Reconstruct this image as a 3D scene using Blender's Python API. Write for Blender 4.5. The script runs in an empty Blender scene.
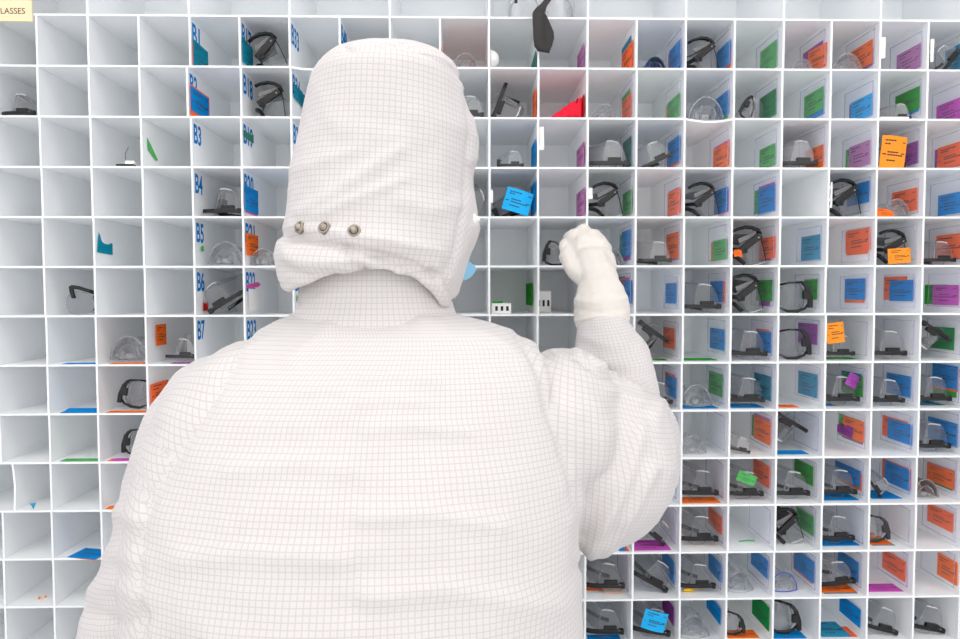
import bpy, bmesh, math, random
import numpy as np
from mathutils import Vector, Matrix, noise
random.seed(7)
S = bpy.context.scene
COL = S.collection

# ------------------------------------------------------------------ camera
F = 640.0
TX, TY, TZ = 8.5321, 5.5398, 13.1375          # camera in rack units (columns, rows, distance)
W = 0.1                                        # one cubby = 10 cm
HH = 1.0006
CZ = 1.45
AX, AY, AZ = 0.0419, -0.0206, -0.0019
def rotm(ax, ay, az):
    cx, sx, cy, sy, cz, sz = math.cos(ax), math.sin(ax), math.cos(ay), math.sin(ay), math.cos(az), math.sin(az)
    Rx = np.array([[1,0,0],[0,cx,-sx],[0,sx,cx]]); Ry = np.array([[cy,0,sy],[0,1,0],[-sy,0,cy]])
    Rz = np.array([[cz,-sz,0],[sz,cz,0],[0,0,1]])
    R = Rz @ Rx @ Ry                            # rows: camera right, down, forward in (x right, y down, z deep)
    return np.array([[r[0], r[2], -r[1]] for r in R])   # rows in world coordinates
RW = rotm(AX, AY, AZ)
CAM = np.array([0.0, -TZ*W, CZ])
def P(u, v, d):
    q = np.array([(u-480)/F*d, (v-319.5)/F*d, d])
    return Vector(CAM + q @ RW)
def ray(u, v):
    return np.array([(u-480)/F, (v-319.5)/F, 1.0]) @ RW
def pix(pts):
    q = (np.asarray(pts) - CAM) @ RW.T
    return 480 + F*q[:,0]/q[:,2], 319.5 + F*q[:,1]/q[:,2], q[:,2]
cd = bpy.data.cameras.new('camera'); cam = bpy.data.objects.new('camera', cd); COL.objects.link(cam)
cd.sensor_width = 36; cd.lens = F/960*36; cd.clip_start = .02
m = Matrix.Identity(4)
for i in range(3):
    m[i][0] = RW[0][i]; m[i][1] = -RW[1][i]; m[i][2] = -RW[2][i]; m[i][3] = CAM[i]
cam.matrix_world = m
S.camera = cam
S.view_settings.view_transform = 'Standard'; S.view_settings.look = 'None'; S.view_settings.gamma = 1
S.view_settings.exposure = 0.68
S.cycles.transparent_max_bounces = 24
S.cycles.max_bounces = 14; S.cycles.diffuse_bounces = 8
S.cycles.use_denoising = True

# ------------------------------------------------------------------ materials
def lin(c): return tuple((x/255/12.92 if x <= 10 else ((x/255+.055)/1.055)**2.4) for x in c)
def mat(name, rgb, rough=.6, metal=0, spec=.4, bump=None):
    mt = bpy.data.materials.new(name); mt.use_nodes = True
    b = mt.node_tree.nodes['Principled BSDF']
    b.inputs['Base Color'].default_value = (*lin(rgb), 1); b.inputs['Roughness'].default_value = rough
    b.inputs['Metallic'].default_value = metal; b.inputs['Specular IOR Level'].default_value = spec
    nt = mt.node_tree
    n = nt.nodes.new('ShaderNodeTexNoise'); n.inputs['Scale'].default_value = bump[0] if bump else 40
    tc = nt.nodes.new('ShaderNodeTexCoord'); nt.links.new(tc.outputs['Object'], n.inputs['Vector'])
    if bump:
        bp = nt.nodes.new('ShaderNodeBump'); bp.inputs['Strength'].default_value = bump[1]; bp.inputs['Distance'].default_value = bump[2]
        nt.links.new(n.outputs['Fac'], bp.inputs['Height']); nt.links.new(bp.outputs['Normal'], b.inputs['Normal'])
    else:
        mp = nt.nodes.new('ShaderNodeMapRange'); mp.inputs['To Min'].default_value = rough*.9; mp.inputs['To Max'].default_value = min(1, rough*1.1)
        nt.links.new(n.outputs['Fac'], mp.inputs['Value']); nt.links.new(mp.outputs['Result'], b.inputs['Roughness'])
    return mt
def clear(name, tint, gloss=.35, rough=.04, body=0.0, bodycol=(235,235,238), cap=1.0):
    """thin clear plastic: mostly see-through, mirror-like at grazing angles, a touch of haze"""
    mt = bpy.data.materials.new(name); mt.use_nodes = True; nt = mt.node_tree; nt.nodes.clear()
    out = nt.nodes.new('ShaderNodeOutputMaterial'); t = nt.nodes.new('ShaderNodeBsdfTransparent'); t.inputs[0].default_value = (*tint, 1)
    g = nt.nodes.new('ShaderNodeBsdfGlossy'); g.inputs['Roughness'].default_value = rough; g.inputs[0].default_value = (1,1,1,1)
    lw = nt.nodes.new('ShaderNodeLayerWeight'); lw.inputs['Blend'].default_value = gloss
    mn = nt.nodes.new('ShaderNodeMath'); mn.operation = 'MINIMUM'; mn.inputs[1].default_value = cap
    nt.links.new(lw.outputs['Fresnel'], mn.inputs[0])
    mx = nt.nodes.new('ShaderNodeMixShader'); nt.links.new(mn.outputs[0], mx.inputs[0])
    nt.links.new(t.outputs[0], mx.inputs[1]); nt.links.new(g.outputs[0], mx.inputs[2])
    last = mx
    if body > 0:
        d = nt.nodes.new('ShaderNodeBsdfDiffuse'); d.inputs[0].default_value = (*lin(bodycol), 1)
        m2 = nt.nodes.new('ShaderNodeMixShader'); m2.inputs[0].default_value = body
        nt.links.new(mx.outputs[0], m2.inputs[1]); nt.links.new(d.outputs[0], m2.inputs[2]); last = m2
    nt.links.new(last.outputs[0], out.inputs[0])
    return mt
M = {}
M['board'] = mat('white_board', (245.5,247.5,249), .5, bump=(60,.04,.001))
M['wall'] = mat('wall_paint', (236,236,238), .7, bump=(80,.1,.001))
M['ceiling'] = mat('ceiling_panel', (240,240,240), .8)
M['floor'] = mat('floor_vinyl', (205,205,208), .35)
M['black'] = mat('black_plastic', (22,21,22), .35)
M['dark'] = mat('charcoal_plastic', (48,47,49), .35)
M['silver'] = mat('silver_plastic', (175,173,172), .25, .5)
M['bluef'] = mat('blue_plastic', (40,70,190), .35)
M['strap'] = mat('black_elastic', (58,55,55), .8, bump=(900,.2,.0005))
M['white'] = mat('white_plastic', (240,238,236), .5)
M['paper'] = mat('white_paper', (240,238,236), .8)
M['yellow'] = mat('yellow_foam', (240,190,40), .8)
M['beige'] = mat('beige_sign', (250,225,185), .6)
M['ink'] = mat('black_ink', (45,45,50), .7)
M['blueink'] = mat('blue_ink', (0,128,205), .85, spec=.1)
M['red'] = mat('red_cloth', (232,30,60), .9, bump=(300,.3,.001))
M['metal'] = mat('snap_metal', (165,155,142), .3, .9)
M['skin'] = mat('skin', (215,170,145), .5)
M['mask'] = mat('mask_blue', (140,200,230), .8)
M['glove'] = mat('glove_latex', (224,218,211), .5, spec=.3, bump=(250,.15,.002))
M['boot'] = mat('boot_white', (235,235,235), .6)
M['eye'] = mat('eye', (240,240,240), .2)
M['lens'] = clear('clear_lens', (.87,.875,.885), .24, .05, .04, (225,225,228), .5)
M['clearp'] = clear('clear_plastic', (.92,.925,.93), .3, .08, .07, cap=.5)
M['edge'] = clear('clear_edge', (.78,.79,.81), .3, .1, .16, (245,245,248), .6)
M['edgehi'] = clear('edge_highlight', (.85,.85,.87), .3, .1, .6, (250,250,252), .6)  # whitish body paints a highlight into the colour of clear edges
M['smoke'] = clear('smoke_lens', (.34,.34,.355), .3, .08, .05, (170,170,175), .5)
M['hazy'] = clear('hazy_lens', (.82,.82,.84), .35, .06, .15, (235,235,238), .6)
M['band'] = mat('grey_band', (112,111,112), .2)
M['bluelens'] = clear('blue_lens', (.45,.62,.85), .3, .05, .05)
M['pinklens'] = clear('pink_lens', (.92,.82,.80), .4, .05, .15)
M['pocket'] = clear('pocket_film', (.985,.985,.995), .08, .15, .035, (235,235,245), .05)
M['pocketedge'] = clear('pocket_edge', (.92,.92,.97), .1, .2, .25, (205,205,232), .1)
M['greyblock'] = mat('grey_plastic', (190,190,192), .5)
CARD = {'blue':(0,138,214),'cyan':(40,175,238),'teal':(0,138,165),'tealblue':(50,150,185),'green':(88,180,98),'dgreen':(22,142,72),
        'bgreen':(30,160,35),'teagreen':(55,130,115),'orange':(255,118,38),'lorange':(255,150,50),'red':(255,114,62),'pink':(225,95,170),
        'purple':(160,76,168),'lilac':(190,125,178),'magenta':(205,85,190),'white':(242,240,238),'peach':(245,215,195), 'dred':(205,40,40)}
for k, v in CARD.items(): M['card_'+k] = mat('card_'+k, v, .85, spec=.12)

def fabric(name):
    mt = bpy.data.materials.new(name); mt.use_nodes = True; nt = mt.node_tree; b = nt.nodes['Principled BSDF']
    b.inputs['Roughness'].default_value = .85; b.inputs['Specular IOR Level'].default_value = .15
    b.inputs['Sheen Weight'].default_value = .1
    uv = nt.nodes.new('ShaderNodeUVMap'); uv.uv_map = 'UVMap'
    sp = nt.nodes.new('ShaderNodeSeparateXYZ'); nt.links.new(uv.outputs[0], sp.inputs[0])
    def line(sock, pitch, w):
        a = nt.nodes.new('ShaderNodeMath'); a.operation = 'DIVIDE'; a.inputs[1].default_value = pitch; nt.links.new(sock, a.inputs[0])
        f = nt.nodes.new('ShaderNodeMath'); f.operation = 'FRACT'; nt.links.new(a.outputs[0], f.inputs[0])
        l = nt.nodes.new('ShaderNodeMath'); l.operation = 'LESS_THAN'; l.inputs[1].default_value = w; nt.links.new(f.outputs[0], l.inputs[0])
        return l.outputs[0]
    mx = nt.nodes.new('ShaderNodeMath'); mx.operation = 'MAXIMUM'
    nt.links.new(line(sp.outputs[0], .0056, .18), mx.inputs[0]); nt.links.new(line(sp.outputs[1], .0056, .18), mx.inputs[1])
    c = nt.nodes.new('ShaderNodeMixRGB'); c.inputs[1].default_value = (.675,.645,.635,1); c.inputs[2].default_value = (.575,.548,.55,1)
    nt.links.new(mx.outputs[0], c.inputs[0]); nt.links.new(c.outputs[0], b.inputs['Base Color'])
    n = nt.nodes.new('ShaderNodeTexNoise'); n.inputs['Scale'].default_value = 55; n.inputs['Detail'].default_value = 3
    tc = nt.nodes.new('ShaderNodeTexCoord'); nt.links.new(tc.outputs['Object'], n.inputs['Vector'])
    bp = nt.nodes.new('ShaderNodeBump'); bp.inputs['Strength'].default_value = .25; bp.inputs['Distance'].default_value = .004
    nt.links.new(n.outputs['Fac'], bp.inputs['Height']); nt.links.new(bp.outputs['Normal'], b.inputs['Normal'])
    return mt
M['fabric'] = fabric('grid_fabric')

# ------------------------------------------------------------------ mesh helpers
class MB:
    def __init__(s): s.v = []; s.f = []; s.m = []
    def add(s, vs, fs, mi=0):
        o = len(s.v); s.v += [tuple(x) for x in vs]; s.f += [tuple(i+o for i in f) for f in fs]; s.m += [mi]*len(fs)
    def box(s, a, b, mi=0):
        x0,y0,z0 = a; x1,y1,z1 = b
        s.add([(x0,y0,z0),(x1,y0,z0),(x1,y1,z0),(x0,y1,z0),(x0,y0,z1),(x1,y0,z1),(x1,y1,z1),(x0,y1,z1)],
              [(3,2,1,0),(4,5,6,7),(0,1,5,4),(1,2,6,5),(2,3,7,6),(3,0,4,7)], mi)
    def tube(s, pts, r, n=8, mi=0, flat=1.0, closed=False):
        pts = [Vector(p) for p in pts]; k = len(pts); R = r if isinstance(r, (list, tuple)) else [r]*k
        rings = []; up0 = Vector((0,1,0))
        for i, p in enumerate(pts):
            a = pts[(i-1) % k] if (closed or i) else pts[i]; c = pts[(i+1) % k] if (closed or i < k-1) else pts[i]
            t = (c-a).normalized(); u = up0 if abs(t.dot(up0)) < .9 else Vector((1,0,0))
            x = t.cross(u).normalized(); y = x.cross(t)
            rings.append([p + x*(R[i]*math.cos(2*math.pi*j/n)) + y*(R[i]*flat*math.sin(2*math.pi*j/n)) for j in range(n)])
        vs = [q for rg in rings for q in rg]; fs = []
        for i in range(k if closed else k-1):
            i2 = (i+1) % k
            for j in range(n): fs.append((i*n+j, i*n+(j+1)%n, i2*n+(j+1)%n, i2*n+j))
        if not closed: fs += [tuple(range(n))[::-1], tuple((k-1)*n+j for j in range(n))]
        s.add(vs, fs, mi)
    def sheet(s, grid, th, mi=0, nrm=None):
        """grid[i][j] of points -> closed slab of thickness th"""
        g = [[Vector(p) for p in r] for r in grid]; a, b = len(g), len(g[0])
        N = [[None]*b for _ in range(a)]
        for i in range(a):
            for j in range(b):
                du = g[min(i+1,a-1)][j]-g[max(i-1,0)][j]; dv = g[i][min(j+1,b-1)]-g[i][max(j-1,0)]
                n = du.cross(dv); N[i][j] = n.normalized() if n.length > 1e-12 else Vector((0,-1,0))
        vs = [g[i][j]+N[i][j]*th/2 for i in range(a) for j in range(b)] + [g[i][j]-N[i][j]*th/2 for i in range(a) for j in range(b)]
        o = a*b; fs = []
        for i in range(a-1):
            for j in range(b-1):
                q = (i*b+j, (i+1)*b+j, (i+1)*b+j+1, i*b+j+1); fs.append(q); fs.append(tuple(x+o for x in q[::-1]))
        bd = [(i,0) for i in range(a)]+[(a-1,j) for j in range(1,b)]+[(i,b-1) for i in range(a-2,-1,-1)]+[(0,j) for j in range(b-2,0,-1)]
        bi = [i*b+j for i,j in bd]
        for k in range(len(bi)):
            p, q = bi[k], bi[(k+1)%len(bi)]; fs.append((q, p, p+o, q+o))
        s.add(vs, fs, mi)
    def ball(s, c, r, n=12, k=8, mi=0):
        r = (r,r,r) if not isinstance(r, (tuple,list)) else r
        vs = [(c[0],c[1],c[2]+r[2])]; fs = []
        for i in range(1,k):
            t = math.pi*i/k
            for j in range(n):
                a = 2*math.pi*j/n; vs.append((c[0]+r[0]*math.sin(t)*math.cos(a), c[1]+r[1]*math.sin(t)*math.sin(a), c[2]+r[2]*math.cos(t)))
        vs.append((c[0],c[1],c[2]-r[2])); L = len(vs)-1
        for j in range(n):
            fs.append((0,1+j,1+(j+1)%n)); fs.append((L,1+(k-2)*n+(j+1)%n,1+(k-2)*n+j))
            for i in range(k-2): fs.append((1+i*n+j,1+(i+1)*n+j,1+(i+1)*n+(j+1)%n,1+i*n+(j+1)%n))
        s.add(vs, fs, mi)
    def loft(s, rings, mi=0, cap=True):
        n = len(rings[0]); vs = [p for r in rings for p in r]; fs = []
        for i in range(len(rings)-1):
            for j in range(n): fs.append((i*n+j, i*n+(j+1)%n, (i+1)*n+(j+1)%n, (i+1)*n+j))
        if cap: fs += [tuple(range(n))[::-1], tuple((len(rings)-1)*n+j for j in range(n))]
        s.add(vs, fs, mi)
    def mesh(s, name, mats, smooth=False, fix=True):
        me = bpy.data.meshes.new(name); me.from_pydata([tuple(v) for v in s.v], [], s.f)
        for x in (mats if isinstance(mats, list) else [mats]): me.materials.append(M[x])
        me.polygons.foreach_set('material_index', s.m)
        me.polygons.foreach_set('use_smooth', [smooth]*len(s.f))
        if fix:
            bm = bmesh.new(); bm.from_mesh(me); bmesh.ops.recalc_face_normals(bm, faces=bm.faces); bm.to_mesh(me); bm.free()
        me.update(); return me
    def build(s, name, mats, parent=None, smooth=False, bevel=0, fix=True):
        o = link(name, s.mesh(name, mats, smooth, fix), parent)
        if bevel:
            b = o.modifiers.new('bevel', 'BEVEL'); b.width = bevel; b.segments = 2; b.limit_method = 'ANGLE'
        return o
def link(name, me, parent=None):
    o = bpy.data.objects.new(name, me); COL.objects.link(o)
    if parent: o.parent = parent
    return o
def empty(name, loc=(0,0,0)):
    o = bpy.data.objects.new(name, None); o.location = loc; o.empty_display_size = .03; COL.objects.link(o); return o
def tag(o, label, cat, group=None, kind=None):
    if label: o['label'] = label
    if cat: o['category'] = cat
    if group: o['group'] = group
    if kind: o['kind'] = kind
    return o

ORD = ['zero','one','two','three','four','five','six','seven','eight','nine','ten','eleven','twelve','thirteen','fourteen']
def where(c, r):
    col = f"column {ORD[19-c]} from right" if c >= 8 else f"column {ORD[c+2]} from left"
    return f"small-cubby row {ORD[r]}, {col}"

# ------------------------------------------------------------------ the room
def struct(name, a, b, m):
    k = MB(); k.box(a, b); o = k.build(name, m); o['kind'] = 'structure'; return o
DEPTH = .229
struct('floor', (-2.6,-4.2,-.1), (2.6,.40,0), 'floor')
struct('ceiling', (-2.6,-4.2,2.75), (2.6,.40,2.85), 'ceiling')
struct('wall_back', (-2.6,.262,0), (2.6,.40,2.75), 'wall')
struct('wall_left', (-2.7,-4.2,0), (-2.6,.40,2.75), 'wall')
struct('wall_right', (2.6,-4.2,0), (2.7,.40,2.75), 'wall')

# ceiling lamps
def emis(name, s, col=(1,1,1)):
    mt = bpy.data.materials.new(name); mt.use_nodes = True; nt = mt.node_tree; nt.nodes.clear()
    o = nt.nodes.new('ShaderNodeOutputMaterial'); e = nt.nodes.new('ShaderNodeEmission'); e.inputs[0].default_value = (*col,1); e.inputs[1].default_value = s
    nt.links.new(e.outputs[0], o.inputs[0]); return mt
M['lamp'] = emis('lamp_diffuser', 2.2, (1,.985,.97))
LAMPS = [(-1.25,-.95,'near the rack, left'),(1.25,-.95,'near the rack, right'),(0,-.95,'near the rack, middle'),(-1.25,-2.6,'farther back, left'),(1.25,-2.6,'farther back, right'),(0,-2.6,'farther back, middle')]
for x, y, t in LAMPS:
    e = empty('ceiling_light', (x,y,2.75))
    tag(e, f'flat white ceiling light panel {t}', 'ceiling light', 'ceiling light panels')
    k = MB()
    for a, b in (((-.5,-.36,-.03),(.5,-.34,0)),((-.5,.34,-.03),(.5,.36,0)),((-.5,-.34,-.03),(-.48,.34,0)),((.48,-.34,-.03),(.5,.34,0))): k.box(a,b)
    k.build('frame', 'white', e)
    k = MB(); k.box((-.48,-.34,-.02),(.48,.34,-.002)); k.build('diffuser', 'lamp', e)
w = bpy.data.worlds.new('world'); S.world = w; w.use_nodes = True
bg = w.node_tree.nodes['Background']; bg.inputs[0].default_value = (1,.988,.975,1); bg.inputs[1].default_value = 1.22

# ------------------------------------------------------------------ the rack
TH = .0039
C0, C1, RN = -5, 19, 16
def X(c): return (c-TX)*W
def Z(r): return CZ - W*(r*HH-TY)
rack = empty('pigeonhole_rack', (0,0,0))
tag(rack, 'large white pigeonhole rack of square cubbies filling the whole wall', 'rack')
ZTOP = Z(0)+.15
def divoff(c, r):
    rnd = random.Random(c*131+r*17)
    o = rnd.uniform(-.0009,.0009)
    if (c,r) == (3,2): o = -.0062
    if (c,r) == (3,1): o = .0008
    if (c,r) == (16,6): o = -.003
    if (c,r) == (0,2): o = -.002
    if (c,r) == (0,1): o = -.001
    return o
def sag(r, c, t):
    if (r,c) == (2,13): return -.006*math.sin(math.pi*t)
    if (r,c) == (1,5): return -.0045*math.sin(math.pi*min(1,t*1.3)) if t < .77 else 0
    if (r,c) == (2,5): return .0
    return 0
for r in range(0, RN+1):
    k = MB(); top = []; 
    xs = []
    for c in range(C0, C1):
        for i in range(8): xs.append((c, i/8))
    xs.append((C1-1, 1.0))
    rings = []
    for c, t in xs:
        x = X(c+t); z = Z(r)+sag(r,c,t)
        rings.append([(x,0,z-TH/2),(x,DEPTH,z-TH/2),(x,DEPTH,z+TH/2),(x,0,z+TH/2)])
    k.loft(rings); k.build('shelf', 'board', rack)
k = MB(); k.box((X(C0)-TH/2,0,ZTOP-TH),(X(C1)+TH/2,DEPTH,ZTOP)); k.build('top_board', 'board', rack)
for c in range(C0, C1+1):
    k = MB()
    for r in range(1, RN+1):
        z1 = Z(r-1)-TH/2; z0 = Z(r)+TH/2; o = divoff(c,r) if C0 < c < C1 else 0; x = X(c)+o
        if (c,r) == (-1,10):
            rings = []
            for i in range(9):
                t = i/8; xx = x+.0235+.003*math.sin(t*math.pi*1.0+.3)+.003*t
                zz = z1+(z0-z1)*t
                rings.append([(xx-TH/2,0,zz),(xx+TH/2,0,zz),(xx+TH/2,DEPTH,zz),(xx-TH/2,DEPTH,zz)])
            k.loft(rings)
        else: k.box((x-TH/2,0,z0),(x+TH/2,DEPTH,z1))
    if c % 2: k.box((X(c)-TH/2,0,Z(0)+TH/2),(X(c)+TH/2,DEPTH,ZTOP-TH))
    k.build('divider', 'board', rack)
k = MB(); k.box((X(C0)-TH/2,DEPTH,Z(RN)-TH/2),(X(C1)+TH/2,DEPTH+.008,ZTOP)); k.build('back_panel', 'board', rack)
k = MB(); k.box((X(C0)-TH/2,.03,0),(X(C1)+TH/2,DEPTH+.008,Z(RN)-TH/2)); k.build('base', 'board', rack)

def textmesh(s, name, bold=.0):
    cu = bpy.data.curves.new(name, 'FONT'); cu.body = s; cu.size = 1; cu.extrude = 0; cu.offset = bold
    o = bpy.data.objects.new(name, cu); COL.objects.link(o)
    bpy.context.view_layer.update()
    me = bpy.data.meshes.new_from_object(o.evaluated_get(bpy.context.evaluated_depsgraph_get()))
    bpy.data.objects.remove(o); bpy.data.curves.remove(cu)
    co = np.empty(len(me.vertices)*3); me.vertices.foreach_get('co', co); co = co.reshape(-1,3)
    lo, hi = co.min(0), co.max(0)
    co = (co-lo)/np.maximum(hi-lo,1e-6); co[:,2] = 0
    bm = bmesh.new(); bm.from_mesh(me)
    for v, p in zip(bm.verts, co): v.co = p
    bmesh.ops.remove_doubles(bm, verts=bm.verts, dist=1e-5)
    bm.to_mesh(me); bm.free(); me.name = name
    return me
def place_axes(o, org, ax, ay, az):
    mm = Matrix.Identity(4)
    for i in range(3): mm[i][0] = ax[i]; mm[i][1] = ay[i]; mm[i][2] = az[i]; mm[i][3] = org[i]
    o.matrix_world = mm
# number labels on left walls
nums = [(3,k,f'B{k}') for k in range(1,8)] + [(4,k,f'B{16+k}') for k in range(1,8)] + [(5,k,f'B{32+k}') for k in (1,2,3,6,7)] + [(6,1,'B49')]
for c, r, s in nums:
    me = textmesh(s, 'number_label', .022); me.materials.append(M['blueink'])
    o = link('number_label', me, rack)
    x = X(c)+divoff(c,r)+TH/2+.0006
    wd = .036 if len(s) == 2 else .056
    o.matrix_world = Matrix(((0,0,1,x),(wd,0,0,.007),(0,.040,0,Z(r-1)-.050),(0,0,0,1)))
    o['label'] = f'blue printed number reading {s}'
# clear pockets on right walls
def pocket_mesh():
    k = MB(); w, h = .100, .072                 # local x: front -> deep, z up ; normal -X side
    k.box((-.0006,0,0),(0,w,h),0)
    for a, b in (((-.0012,0,0),(.0,.0022,h)),((-.0012,w-.0012,0),(0,w,h)),((-.0012,0,0),(0,w,.0012)),((-.0012,0,h-.001),(0,w,h))): k.box(a,b,1)
    return k.mesh('card_pocket', ['pocket','pocketedge'])
PM = pocket_mesh()
NOPOCK = {(15,4),(11,1),(11,13)}
for c in range(11, 19):
    for r in range(1, 13):
        if (c,r) in NOPOCK: continue
        rnd = random.Random(c*7+r)
        o = link('card_pocket', PM, rack)
        o.location = (X(c+1)+divoff(c+1,r)-TH/2-.0042, .008+rnd.uniform(0,.004), Z(r)+TH/2+.011+rnd.uniform(-.003,.004))
        o.rotation_euler = (math.radians(rnd.uniform(-1.2,1.2)),0,0)

# ------------------------------------------------------------------ cards
def card_mesh(w, h, col, bend=0, seed=0, text=True, nx=6, torn=False, curl=0):
    rnd = random.Random(seed); k = MB()
    def yy(x, z): return bend*(4*(x/w-.5)**2) + curl*(z/h)**2
    g = [[(w*i/nx, yy(w*i/nx, h*j/4), h*j/4) for j in range(5)] for i in range(nx+1)]
    if torn:
        for i in range(nx+1):
            x,y,z = g[i][4]; g[i][4] = (x, y, z-rnd.uniform(0,h*.35)); x,y,z = g[i][0]; g[i][0] = (x+rnd.uniform(-.1,.1)*w/nx,y,z+rnd.uniform(0,h*.06))
            for j in (1,2,3): g[i][j] = (g[i][j][0], g[i][j][1], g[i][0][2]+(g[i][4][2]-g[i][0][2])*j/4)
    k.sheet(g, .0005, 0)
    if text:
        def dash(x0, x1, z, t):
            n = max(2, int((x1-x0)/w*8)+1)
            for i in range(n):
                a = x0+(x1-x0)*i/n; b = x0+(x1-x0)*(i+.86)/n
                k.add([(a,yy(a,z)-.0005,z),(b,yy(b,z)-.0005,z),(b,yy(b,z+t)-.0005,z+t),(a,yy(a,z+t)-.0005,z+t)], [(0,1,2,3)], 1)
        t = h*.042
        for f, x0, x1 in ((.83,.12,.62),(.72,.12,.40),(.50,.24,.70),(.40,.24,.92),(.40,.06,.18),(.23,.24,.66)):
            dash(w*x0, w*(x1+rnd.uniform(-.08,.04)), h*(f+rnd.uniform(-.02,.02)), t)
        dash(w*.82, w*.95, h*.80, h*.035); dash(w*.80, w*.95, h*.46, h*.04)
    return k.mesh('card', ['card_'+col,'ink'], fix=False)
ncard = [0]
LABELS = set()
def uniq(l):
    assert l not in LABELS, l
    LABELS.add(l); return l
def put_card(w, h, col, org, ax, az, label, bend=0, text=True, torn=False, name='card', cat='card', rot=0, curl=0, grp=True):
    ncard[0] += 1
    me = card_mesh(w, h, col, bend, ncard[0], text, torn=torn, curl=curl); me.name = name
    o = link(name, me)
    ax = Vector(ax).normalized(); az = Vector(az).normalized(); ay = az.cross(ax)
    if rot:
        q = Matrix.Rotation(math.radians(rot), 3, ay); ax = q @ ax; az = q @ az
    place_axes(o, org, ax, ay, az)
    tag(o, uniq(label), cat, 'coloured lens cards in the cubbies' if grp and name == 'card' else ('torn tape scraps in the cubbies' if grp else None))
    return o
CN = {'blue':'blue','cyan':'bright light-blue','teal':'teal','tealblue':'grey-blue','green':'green','dgreen':'dark green','bgreen':'vivid green','teagreen':'grey-green',
      'orange':'orange','lorange':'light orange','red':'red-orange','pink':'pink','purple':'purple','lilac':'mauve','magenta':'magenta','white':'white','peach':'pale peach','dred':'red'}
def wall_depth(x, u):
    t = (x-CAM[0])/ray(u, 300)[0]; return CAM[1]+t*ray(u,300)[1]
def wall_pt(x, u, v):
    d = ray(u, v); t = (x-CAM[0])/d[0]; return CAM+t*d
WALLCARD = {}
def wcard(c, r, col, ub, uf, vt, vb, k=0, side='R', text=True, torn=False, name='card', rot=None):
    """card on the side wall of cubby (c,r); ub/uf pixel columns of its deep and near edges, vt/vb its near edge's top and bottom"""
    off = TH/2+.0030-.0010*k
    if side == 'L': ub, uf = uf, ub
    x = X(c+1)+divoff(c+1,r)-off if side == 'R' else X(c)+divoff(c,r)+off
    yf = wall_pt(x, uf, (vt+vb)/2)[1]; yb = wall_pt(x, ub, (vt+vb)/2)[1]
    if yf < .004: yb = min(yb+.004-yf, DEPTH-.01); yf = .004
    yb = min(max(yb, yf+.012), DEPTH-.008)
    zt = wall_pt(x, uf, vt)[2]; zb = wall_pt(x, uf, vb)[2]
    zb = max(zb, Z(r)+TH/2+.001); zt = min(zt, Z(r-1)-TH/2-.002)
    w_, h_ = yb-yf, zt-zb
    if side == 'R': org, ax = (x, yb, zb), (0,-1,0)
    else: org, ax = (x, yf, zb), (0,1,0)
    if k == 0: WALLCARD.setdefault((c,r), CN[col]); 
    sd = 'right' if side == 'R' else 'left'
    front = WALLCARD.get((c,r))
    if name == 'card':
        lab = f"{CN[col]} card on {sd} wall, {where(c,r)}" if k == 0 else f"small torn {CN[col]} card before the {front} card, {where(c,r)}" if k < 0 else f"{CN[col]} card behind the {front} card, {where(c,r)}"
    else: lab = f"torn {CN[col]} tape scrap on {sd} wall, {where(c,r)}"
    n = 2
    rr = rot if rot is not None else 0
    put_card(w_, h_, col, org, ax, (0,0,1), lab, text=text, torn=torn, name=name, cat='card' if name == 'card' else 'tape scrap', rot=rr)
FLOORCARD = {}
def floor_y(r, v, u=700):
    z = Z(r)+TH/2; d = ray(u, v)
    if d[2] >= -1e-4: return None
    t = (z-CAM[2])/d[2]; return CAM[1]+t*d[1]
def fcard(c, r, col, ul, ur, vf, vb, k=0, text=True, skew=0, curl=.0):
    z = Z(r)+TH/2+.0010-.0007*k
    yf = floor_y(r, vf); yb = floor_y(r, vb)
    yf = .003 if yf is None or yf < .003 else min(yf, .12); yb = yf+.07 if yb is None else min(max(yb, yf+.02), min(yf+.12, DEPTH-.01))
    def xat(u, y): d = ray(u, vf); return CAM[0]+d[0]*(y-CAM[1])/d[1]
    x0, x1 = xat(ul, yf), xat(ur, yf)
    x0 = max(x0, X(c)+divoff(c,r)+TH/2+.002); x1 = min(x1, X(c+1)+divoff(c+1,r)-TH/2-.002)
    FLOORCARD[(c,r)] = .0011
    extra = 'lying flat' if k == 0 else 'lying under another card'
    put_card(x1-x0, yb-yf, col, (x0, yf, z), (1,0,0), (0,1,0), f"{CN[col]} card {extra}, {where(c,r)}", text=text, rot=skew, curl=-curl)
def hcard(c, r, col, pts, dep, label, bend=.004, text=True, cat='card', name='card'):
    """card standing or draped inside a cubby, facing out: pixel corners bottom-left, bottom-right, top-left at depth dep (y)"""
    def at(u, v, y): d = ray(u,v); return Vector(CAM+d*((y-CAM[1])/d[1]))
    bl, br, tl = at(*pts[0], dep[0]), at(*pts[1], dep[1]), at(*pts[2], dep[2])
    ax = br-bl; az = tl-bl; w_, h_ = ax.length, az.length
    axn = ax.normalized(); put_card(w_, h_, col, bl, ax, az, label, bend=bend, text=text, name=name, cat=cat)

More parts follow.
